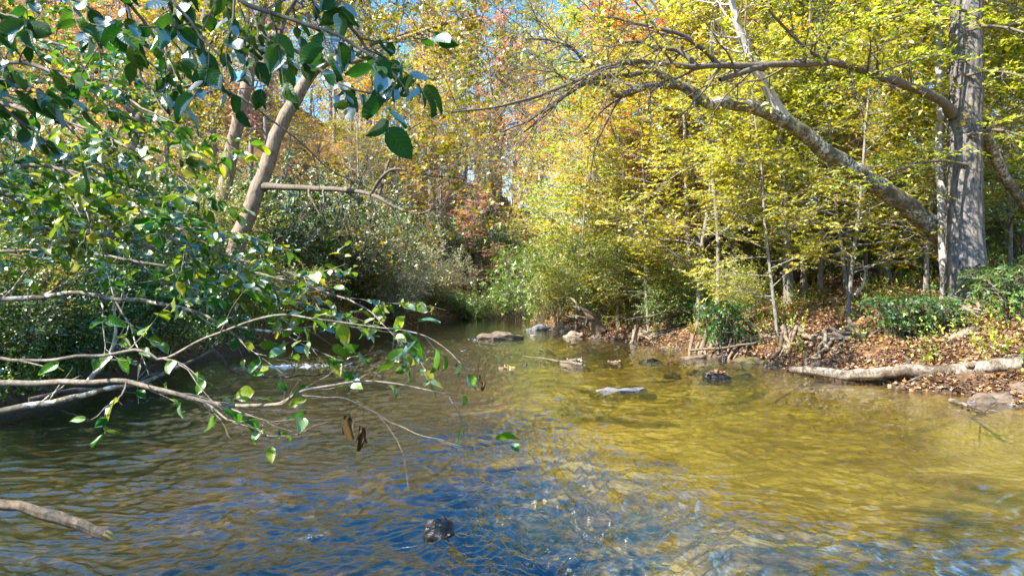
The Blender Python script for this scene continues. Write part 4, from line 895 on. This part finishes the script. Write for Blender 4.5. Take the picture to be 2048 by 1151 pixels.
# broken stick at lower left, with a splintered pale end
e = empty('broken_stick', (0, 0, 0), 'broken stick with a splintered yellow end jutting in over the water at the lower left', 'stick')
g = Geo(); c = curve([P(-140, 985, 2.6), P(-20, 1003, 2.6), P(40, 1010, 2.6), P(100, 1026, 2.6), P(150, 1042, 2.6), P(190, 1056, 2.6), P(222, 1070, 2.6)], 50, .008, 3)
tubes(g, c, np.interp(np.linspace(0, 1, 50), [0, .5, .7, .9, 1], [.023, .018, .022, .017, .015]), 24, .4, 4); g.obj('stem', M['rootwood'], e)
g = Geo(); rs = np.random.default_rng(3); ax = nrm(c[-1] - c[-3])
for k in range(9):
    off = rs.normal(size=3) * .006; off -= ax * off.dot(ax)
    a = c[-1] - ax * .02 + off; L = rs.uniform(.02, .05); tubes(g, np.array([a, a + ax * L * .6, a + ax * L + rs.normal(size=3) * .003]), np.array([.008, .006, .001]), 5)
m_, nt_ = mat('splintered_wood'); n_ = NT(nt_); p_ = n_.n('ShaderNodeBsdfPrincipled'); n_.l(n_.ramp(n_.noise(None, 40), [(.3, (.40, .22, .05)), (.7, (.70, .48, .16))]), p_.inputs['Base Color']); o_ = n_.n('ShaderNodeOutputMaterial'); n_.l(p_.outputs[0], o_.inputs[0])
g.obj('splintered_end', m_, e)
# dead curled leaves hanging on the low twigs
for i, (px, py, s) in enumerate([(700, 850, .10), (725, 872, .11), (955, 770, .04), (968, 778, .045)]):
    e = Geo(); p0 = P(px, py - 18, 3.4); rs = np.random.default_rng(50 + i)
    nl = 4; aa = nrm(rs.normal(size=(nl, 3)) * .32 + [0, 0, -1.]); nn = rs.normal(size=(nl, 3)); nn = nrm(nn - aa * np.sum(nn * aa, -1, keepdims=True))
    put_leaves(e, rs, p0 + rs.normal(size=(nl, 3)) * .006, aa, nn, s, .3, 'ovate', .5)
    tubes(e, curve([p0 + [.01, 0, .09], p0 + [.004, .0, .04], p0], 8), np.full(8, .0012), 4)
    tag(e.obj('dead_leaf', M['dead']), ['curled brown dead leaf dangling over the rippled water', 'lower of the two large curled dead leaves over the water', 'tiny dark dead leaf on the thin twig mid-stream', 'tiny dark dead leaf at the right end of the mid-stream twig'][i], 'leaf', 'dead leaves hanging on the twigs')

# ================================================================ ROCKS, LOG, ROOTS
def rock_mat(name, a, b, moss=.0, wet=.12):
    m, nt = mat(name); N = NT(nt); geo = N.n('ShaderNodeNewGeometry'); v = geo.outputs['Position']
    sp = N.n('ShaderNodeSeparateXYZ'); N.l(v, sp.inputs[0])
    x = N.noise(v, 6, 8, .65); y = N.noise(v, 30, 4, .7)
    c = N.ramp(N.math('ADD', N.math('MULTIPLY', x, .7), N.math('MULTIPLY', y, .3)), [(.36, a), (.62, b)])
    if moss: c = N.mix(N.math('MULTIPLY', N.ramp(N.noise(v, 3, 4), [(.4, (0, 0, 0)), (.55, (1, 1, 1))]), moss), c, (.10, .10, .012))
    dry = N.ramp(N.math('ADD', sp.outputs[2], N.math('MULTIPLY', y, .04)), [(wet * .25, (0, 0, 0)), (wet * .55, (1, 1, 1))])
    c = N.mix(dry, N.mix(1.0, c, (.22, .2, .2), 'MULTIPLY'), c)
    p = N.n('ShaderNodeBsdfPrincipled'); N.l(c, p.inputs['Base Color'])
    N.l(N.math('ADD', .25, N.math('MULTIPLY', dry, .55)), p.inputs['Roughness'])
    N.l(N.bump(N.math('ADD', x, N.math('MULTIPLY', y, .5)), .8, .03), p.inputs['Normal'])
    o = N.n('ShaderNodeOutputMaterial'); N.l(p.outputs[0], o.inputs[0]); return m
M['rock_brown'] = rock_mat('brown_rock', (.06, .042, .03), (.23, .17, .12)); M['rock_pale'] = rock_mat('pale_rock', (.15, .11, .08), (.40, .32, .25))
M['rock_moss'] = rock_mat('mossy_rock', (.08, .055, .035), (.22, .16, .10), .85); M['rock_wet'] = rock_mat('wet_rock', (.03, .028, .03), (.14, .13, .14), 0, .5)
M['rock_grey'] = rock_mat('grey_rock', (.07, .065, .07), (.27, .26, .28), 0, .10)
def rock(px, py, wpx, hpx, m, label, seed, depth=.8, flatn=1.0, litter=0, tilt=0, yoff=0, base=-.06, rg=1.0):
    """px,py: middle of its waterline; width and height in photo pixels give its size at that distance"""
    x, d = rockpos(px, py); z0 = base
    if yoff: d += yoff; z0 = float(ground_z(x, d)) - .05; d_ = d
    w = wpx / F * d; h = hpx * .7 / F * d + .055
    n = 40; th = np.linspace(0, PI * .56, 22)[:, None]; ph = np.arange(n)[None] / n * 2 * PI
    sx = np.sin(th) * np.cos(ph); sy = np.sin(th) * np.sin(ph); sz = np.cos(th) + 0 * ph
    se = .85
    X = np.sign(sx) * np.abs(sx) ** se; Yy = np.sign(sy) * np.abs(sy) ** se; Zz = np.sign(sz) * np.abs(sz) ** (.8 * flatn)
    k = 1 + rg * (.55 * noise2(sx * 1.3 + seed * 7.7, sy * 1.3 + sz + seed) + .22 * noise2(sx * 4 + seed, sy * 4 + sz * 3 - seed) + .08 * noise2(sx * 7 + seed, sy * 7 + sz * 6 - seed))
    zz = Zz * h * (1 + .25 * noise2(sx * 1.3 + seed * 3, sy * 1.3)) * k + tilt * X * h
    V = np.stack([X * w * .5 * k, Yy * w * .5 * depth * k, zz], -1)
    i = np.arange(22 * n).reshape(22, n)
    q = np.stack([i[:-1], i[1:], np.roll(i, -1, 1)[1:], np.roll(i, -1, 1)[:-1]], -1).reshape(-1, 4)
    g = Geo(); g.add(V.reshape(-1, 3), q)
    o = g.obj('rock', M[m], loc=(x, d, z0)); o.rotation_euler = (0, 0, rf.uniform(-.3, .3))
    tag(o, label, 'rock')
    if litter:
        rs = np.random.default_rng(seed + 9); u = rs.uniform(-.4, .4, (litter, 2))
        p = np.stack([x + u[:, 0] * w * .9, d + u[:, 1] * w * depth * .9, np.full(litter, z0 + h * 1.02)], 1)
        ax = nrm(rs.normal(size=(litter, 3)) * [1, 1, .3]); nn = nrm(rs.normal(size=(litter, 3)) * .5 + [0, 0, 1.]); nn = nrm(nn - ax * np.sum(nn * ax, -1, keepdims=True))
        lg = Geo(); put_leaves(lg, rs, p, ax, nn, .09, .6, 'quad', .2); tag(lg.obj('leaf_debris', M['litter']), 'brown leaves caught on the rock: ' + label[:60], 'leaf litter', None, 'stuff')
    return o
rock(1000, 679, 90, 19, 'rock_brown', 'large flat brown boulder in mid-stream with a sunlit top', 1, .9, .8, 0, -.1)
rock(955, 679, 46, 8, 'rock_wet', 'low wet dark slab against the left side of the large flat boulder', 2)
rock(1075, 660, 46, 14, 'rock_grey', 'dark slanted slab in the water near the right bank bend', 3, tilt=.3)
rock(1118, 662, 48, 12, 'rock_pale', 'pale flat rock at the end of the right bank, left one of the bright pair', 4)
rock(1148, 674, 42, 15, 'rock_pale', 'pale blocky rock at the end of the right bank, right one of the bright pair', 5)
rock(1065, 673, 18, 5, 'rock_pale', 'small pale stone between the flat boulder and the bright pair', 6)
rock(1148, 732, 48, 20, 'rock_brown', 'small brown rock topped with dead leaves mid-stream, stick beside it', 7, litter=26)
rock(1226, 727, 38, 8, 'rock_brown', 'low dark rock just right of the leaf-topped one', 8, litter=6)
rock(1012, 740, 34, 8, 'rock_brown', 'low brown rock with leaves in mid-stream, left of the round dark stone', 9, litter=8)
rock(1050, 734, 14, 9, 'rock_wet', 'small round dark stone in mid-stream', 10)
rock(1245, 784, 124, 13, 'rock_grey', 'long flat grey rock awash in the open yellow water', 11, .5, .8)
rock(1428, 757, 56, 18, 'rock_wet', 'dark rock piled with wet leaves off the right bank', 12, litter=40)
rock(1486, 751, 40, 5, 'rock_wet', 'flat wet stone right of the leaf-piled dark rock', 13)
rock(1500, 727, 66, 20, 'rock_moss', 'round mossy boulder at the waterline left of the fallen log', 14)
rock(1550, 731, 58, 12, 'rock_moss', 'low mossy rock between the round mossy boulder and the log tip', 15)
rock(1385, 717, 58, 9, 'rock_brown', 'dark flat rock at the shore with a pale left edge', 16)
rock(1690, 742, 74, 34, 'rock_moss', 'big green-mossed boulder on the bank behind the fallen log', 17)
rock(1985, 806, 74, 30, 'rock_brown', 'angular brown rock under the fallen log at the right', 18)
rock(2035, 812, 44, 14, 'rock_grey', 'grey stone on the gravel by the right edge', 19)
rock(1945, 806, 40, 8, 'rock_grey', 'small flat bluish stone before the angular brown rock', 20)
rock(880, 1085, 60, 30, 'rock_wet', 'glossy wet black rock close by in the rippled foreground', 21, .8, base=.03, rg=.6)
rock(700, 737, 40, 14, 'rock_wet', 'dark rock in the shaded ripples behind the near leaves', 22)
rock(588, 742, 40, 9, 'rock_wet', 'low dark rock in the white ripples at the left', 23)
rock(1380, 690, 30, 8, 'rock_pale', 'small pale stone on the muddy shore under the bushes', 24)
rock(1330, 697, 26, 7, 'rock_brown', 'small brown stone on the muddy shore under the bushes', 25)
rock(1090, 706, 40, 6, 'rock_wet', 'low dark wet stone between the flat boulder and the leaf-topped rock', 31)
rock(1180, 700, 34, 5, 'rock_wet', 'flat dark stone off the muddy shore, behind the leaf-topped rock', 32)
rock(1300, 722, 44, 6, 'rock_wet', 'flat dark stone awash right of the low dark leafy rock', 33)
rock(935, 704, 36, 6, 'rock_wet', 'small dark wet stone in front of the large flat boulder, to its left', 34)
rock(1345, 748, 30, 5, 'rock_wet', 'barely awash dark stone left of the leaf-piled dark rock', 35)
# yellow leaves stuck on the wet black rock
x, d = rockpos(880, 1085)
for i, (dx, dz, lab) in enumerate([(-.035, .075, 'pale yellow leaf stuck on top of the wet black rock'), (.03, .06, 'orange leaf on the right shoulder of the wet black rock')]):
    g = Geo(); put_leaves(g, RNG, np.array([[x + dx, d - .05, dz]]), nrm(np.array([[1, .3, .1]])), nrm(np.array([[0, -.5, 1.]])), .05, .7, 'ovate'); tag(g.obj('fallen_leaf', M['yellow' if i == 0 else 'orange']), lab, 'leaf')
# stick beside the leaf topped rock
def stick(pts, r0, r1, label, m='drift', seed=0, K=24, cat='stick', name='driftwood_stick', wob=.03, tw=None):
    g = Geo(); c = curve(pts, K, wob, seed); tubes(g, c, np.linspace(r0, r1, K), 8, .2, seed, caps=True)
    if tw:
        P1, R1 = sprout(np.random.default_rng(seed), c, np.linspace(r0, r1, K), **tw); tubes(g, P1, R1, 5)
    return tag(g.obj(name, M[m]), label, cat)
def PW(px, py, z=0.0):
    """point of the photograph at height z above the water"""
    d = F * (CAM_H - z) / (py - 590); return np.array([(px - 1024) / F * d, d, z])
stick([PW(1165, 728, .12), PW(1120, 722, .13), PW(1080, 715, .12), PW(1045, 712, .12)], .035, .008, 'dark stick lying across the leaf-topped rock in mid-stream', 'bark_dark', 5, tw=dict(m=6, length=.4, K=5, t0=.2, ang=(30, 70), flat=1., rk=.5, rmin=.005))
# the fallen log
e = empty('fallen_log', (0, 0, 0), 'pale fallen log lying along the right waterline, its tip in the water', 'log')
g = Geo()
lp = [P(1578, 738, 12.2), P(1620, 741, 12.0), P(1680, 748, 11.7), P(1740, 747, 11.4), P(1800, 742, 11.15), P(1815, 739, 11.1), P(1880, 744, 10.85), P(1940, 740, 10.6), P(1990, 734, 10.4), P(2048, 727, 10.2), P(2200, 715, 9.8)]
lc = curve(lp, 90, .03, 6)
tubes(g, lc, np.interp(np.linspace(0, 1, 90), [0, .08, .3, .42, .45, .55, .7, 1], [.06, .08, .09, .10, .12, .11, .125, .135]), 30, .2, 7, caps=True)
g.obj('trunk', M['drift'], e)
g = Geo(); kp = lc[55]
tubes(g, np.array([kp + [0, -.02, .06], kp + [-.02, -.12, .10], kp + [-.03, -.17, .12]]), np.array([.06, .05, .04]), 14, .1, 3, caps=True); g.obj('knot', M['drift'], e)
limb(e, [lc[38] + [0, 0, .05], lc[38] + [.1, .05, .16], lc[38] + [.05, .1, .22]], .05, .02, 'drift', name='stub', seed=93, K=8, rnd_caps=True)
# weathered stump log behind the fallen log
e = empty('driftwood_log', (0, 0, 0), 'short weathered grey chunk of driftwood below the thick grey trunk', 'log')
g = Geo(); tubes(g, curve([P(1893, 692, 11.6), P(1915, 680, 11.7), P(1950, 668, 11.9), P(2000, 672, 12.2)], 24, .03, 3), np.interp(np.linspace(0, 1, 24), [0, .3, 1], [.06, .14, .17]), 20, .3, 8, caps=True); g.obj('trunk', M['drift'], e)
# torn root stump at the bend
e = empty('root_stump', (0, 0, 0), 'torn upturned tree stump with pale roots on the right bank near the bend', 'stump')
ds = 24; g = Geo(); tubes(g, curve([P(1200, 665, ds), P(1185, 640, ds), P(1168, 622, ds), P(1150, 612, ds)], 20, .04, 3), np.interp(np.linspace(0, 1, 20), [0, .5, 1], [.26, .15, .05]), 20, .35, 8, caps=True); g.obj('trunk', M['rootwood'], e)
for k in range(7):
    rs = np.random.default_rng(60 + k); a = P(1165 + rs.uniform(-20, 30), 625 + rs.uniform(-5, 25), ds - .2); b = a + [rs.uniform(-.9, .2), rs.uniform(-.3, .3), rs.uniform(-.1, .5)]; g = Geo()
    tubes(g, curve([a, (a + b) / 2 + rs.normal(size=3) * .12, b], 10), np.linspace(.05, .012, 10), 7, .2, k); g.obj('root', M['drift'], e)
# exposed roots of the right bank (each root system a thing)
def roots(px, d, n, spread, label, seed, up=.5):
    x, y = xy(px, d); rs = np.random.default_rng(seed)
    e = empty('exposed_roots', (0, 0, 0), label, 'roots')
    for k in range(n):
        g = Geo(); a = np.array([x + rs.uniform(-.3, .3), y + .5, float(ground_z(x, y + .5)) + rs.uniform(.0, up)])
        pts = [a]
        dx = rs.uniform(-1, 1) * spread; yy = y + .3; 
        for j in range(1, 5):
            xx = a[0] + dx * j / 4; yj = a[1] - j * rs.uniform(.15, .3)
            pts.append(np.array([xx, yj, max(float(ground_z(xx, yj)), -.1) + rs.uniform(.02, .16) * (1 - j / 5) + .02]))
        tubes(g, curve(pts, 20, .05, seed + k), np.linspace(rs.uniform(.03, .065), .010, 20), 8, .25, seed + k); g.obj('root', M['rootwood' if k % 2 else 'drift'], e)
roots(1500, 16.2, 14, 1.2, 'tangle of exposed roots above the round mossy boulder', 401)
roots(1600, 14.6, 12, 1.2, 'exposed roots on the bank just above the tip of the fallen log', 402)
roots(1290, 20.5, 13, 1.6, 'roots hanging in the shaded undercut below the bushes', 403)
roots(1945, 12.6, 14, 1.3, 'dark root tangle between the thick grey trunk and the fallen log', 404, .3)
roots(1420, 17.2, 12, 1.0, 'pale roots under the small glossy shrub', 405)
roots(1700, 13.4, 10, 1.2, 'several roots on the bank above the green-mossed boulder', 406)
sticks = [([P(1970, 700, 11), P(2000, 720, 10.8), P(2040, 690, 10.9)], 'forked dry stick propped behind the fallen log at the right'), ([P(1880, 735, 11.2), P(1920, 725, 11.2), P(1935, 700, 11.3)], 'bent bare stick just behind the knot of the fallen log'),
    ([PW(1900, 800, .05), PW(1940, 812, .06), PW(1975, 824, .04)], 'bleached stick at the water edge below the fallen log'), ([P(1660, 655, 14), P(1705, 668, 13.6), P(1790, 672, 13.2)], 'pale stick lying on the leaf-covered slope above the mossed boulder'),
    ([P(1960, 640, 13), P(2020, 620, 13), P(2070, 600, 13)], 'brown fallen limb leaning at the foot of the thick grey trunk'), ([PW(1380, 700, .1), PW(1480, 690, .35), PW(1560, 672, .75)], 'dark fallen limb along the undercut bank'),
    ([P(1250, 640, 20), P(1330, 625, 20), P(1400, 600, 20)], 'dark fallen limb slanting through the shaded bushes'), ([P(1710, 590, 16), P(1730, 560, 16), P(1725, 520, 16)], 'thin bare forked sapling stick standing on the leaf-covered slope'),
    ([PW(60, 800, .25), PW(140, 782, .3), PW(230, 775, .2), PW(320, 745, .1)], 'grey driftwood limb lying against the left undercut bank')]
for i, (pp, lab) in enumerate(sticks): stick(pp, .035, .012, lab, ['drift', 'drift', 'drift', 'drift', 'bark_brown', 'bark_dark', 'bark_dark', 'bark_white', 'drift'][i], 600 + i, tw=dict(m=4, length=.4, K=5, t0=.3, ang=(25, 60), flat=1., rk=.5, rmin=.006))

# washed-up sticks and stones along the right shoreline
rs = np.random.default_rng(909); k = 0
while k < 26:
    y = rs.uniform(9.5, 24); x = float(np.interp(y, YS, XR)) + rs.uniform(-.1, 1.3); a = rs.uniform(0, PI); L = rs.uniform(.3, .9)
    p0 = np.array([x, y]); p1 = p0 + L * np.array([math.cos(a), math.sin(a) * .6]); pm = (p0 + p1) / 2 + rs.normal(size=2) * .06
    pts = [np.array([*q_, float(ground_z(*q_)) + .03 + rs.uniform(0, .06)]) for q_ in (p0, pm, p1)]
    stick(pts, rs.uniform(.012, .03), .006, 'small washed-up stick lying among the leaves along the right shoreline', ['drift', 'rootwood', 'bark_dark'][k % 3], 700 + k, K=12, name='washed_up_stick', wob=.03, tw=dict(m=3, length=.2, K=4, t0=.2, ang=(25, 60), flat=1., rk=.5, rmin=.004))['group'] = 'washed-up sticks of the right shoreline'
    k += 1
for k in range(34):
    y = rs.uniform(8.8, 26); x = float(np.interp(y, YS, XR)) + rs.uniform(-.25, .5); px = 1024 + F * x / y; py = 590 + F * CAM_H / y
    if px > 2100: continue
    rock(px, py, rs.uniform(.12, .34) * F / y, rs.uniform(.06, .14) * F / y, ['rock_brown', 'rock_wet', 'rock_moss', 'rock_brown'][k % 4], 'small dark stone at the edge of the right shore', 900 + k, 1.0, base=max(float(ground_z(x, y)) - .05, -.06))['group'] = 'small stones of the right shore'
# ================================================================ LEAF LITTER AND GROUND COVER (nobody could count these)
def scatter(n, xr, yr, cond, seed):
    rs = np.random.default_rng(seed); x = rs.uniform(*xr, n * 3); u = rs.random(n * 3); y = yr[0] * (yr[1] / yr[0]) ** u
    l, r = shore_s(x, y); k = cond(x, y, l, r); x, y = x[k][:n], y[k][:n]; return rs, x, y
rs, x, y = scatter(190000, (-1, 26), (8.5, 45), lambda x, y, l, r: ((r > .1) | ((r > -1.8) & (y < 11.5) & (ground_z(x, y) > .0))) & (r < 16) & (fbm(x * 1.3, y * 1.3, 3) > -.36), 5)
z = ground_z(x, y) + rs.uniform(.005, .06, len(x)); N_ = len(x)
ax = nrm(rs.normal(size=(N_, 3)) * [1, 1, .45]); nn = rs.normal(size=(N_, 3)) * .55 + [0, 0, 1.]; nn = nrm(nn - ax * np.sum(nn * ax, -1, keepdims=True))
g = Geo(); put_leaves(g, rs, np.stack([x, y, z], 1), ax, nn, .085, .6, 'star', .2); tag(g.obj('leaf_litter', M['litter'], smooth=False), 'rust-brown fallen leaves covering the right bank', 'leaf litter', None, 'stuff')
rs, x, y = scatter(36000, (0, 12), (8.5, 32), lambda x, y, l, r: (r > .05) & (r < 2.2) & (fbm(x * 1.1 + 30, y * 1.1, 3) > -.1), 51)
z = ground_z(x, y) + rs.uniform(.01, .07, len(x)); N_ = len(x)
ax = nrm(rs.normal(size=(N_, 3)) * [1, 1, .6]); nn = rs.normal(size=(N_, 3)) * .8 + [0, 0, 1.]; nn = nrm(nn - ax * np.sum(nn * ax, -1, keepdims=True))
g = Geo(); put_leaves(g, rs, np.stack([x, y, z], 1), ax, nn, .075, .5, 'star', .3); tag(g.obj('leaf_litter', M['dead'], smooth=False), 'dark wet leaves matted along the right waterline', 'leaf litter', None, 'stuff')
rs, x, y = scatter(26000, (-20, 0), (8, 45), lambda x, y, l, r: (l > .15) & (l < 12), 6)
z = ground_z(x, y) + rs.uniform(.005, .06, len(x)); N_ = len(x)
ax = nrm(rs.normal(size=(N_, 3)) * [1, 1, .45]); nn = rs.normal(size=(N_, 3)) * .55 + [0, 0, 1.]; nn = nrm(nn - ax * np.sum(nn * ax, -1, keepdims=True))
g = Geo(); put_leaves(g, rs, np.stack([x, y, z], 1), ax, nn, .115, .6, 'star', .2); tag(g.obj('leaf_litter', M['litter'], smooth=False), 'brown fallen leaves on the shaded left bank', 'leaf litter', None, 'stuff')
# low weeds: many sprigs in one object
def weeds(n, xr, yr, cond, seed, leafm, label, hh=(.15, .4), leaf=.06, q=10):
    rs, x, y = scatter(n, xr, yr, cond, seed); N_ = len(x); z = ground_z(x, y)
    h = rs.uniform(*hh, N_); top = np.stack([rs.normal(size=N_) * .3 * h, rs.normal(size=N_) * .3 * h, h], 1); b = np.stack([x, y, z], 1)
    Pw = np.stack([b, b + top * .5, b + top], 1); g = Geo()
    p, ax, nn = leaf_arrays(rs, Pw, q, jit=.5)
    put_leaves(g, rs, p, ax, nn, leaf, .55); tag(g.obj('undergrowth', M[leafm]), label, 'undergrowth', None, 'stuff')
weeds(8000, (-16, -5), (8, 26), lambda x, y, l, r: (l > .1) & (l < 6), 31, 'green', 'low green and yellow weeds on the left bank', (.2, .75), .065, 16)
weeds(2600, (3, 24), (10, 34), lambda x, y, l, r: (r > .5) & (r < 14) & (fbm(x * .6 + 9, y * .6, 2) > .05), 32, 'yellowgreen', 'sparse yellow-green seedlings on the leaf-covered right bank', (.15, .5), .07, 10)
weeds(2500, (-12, 16), (24, 60), lambda x, y, l, r: (np.maximum(l, r) > .2) & (np.maximum(l, r) < 6), 33, 'olive', 'low growth along the far banks', (.2, .6), .08, 12)
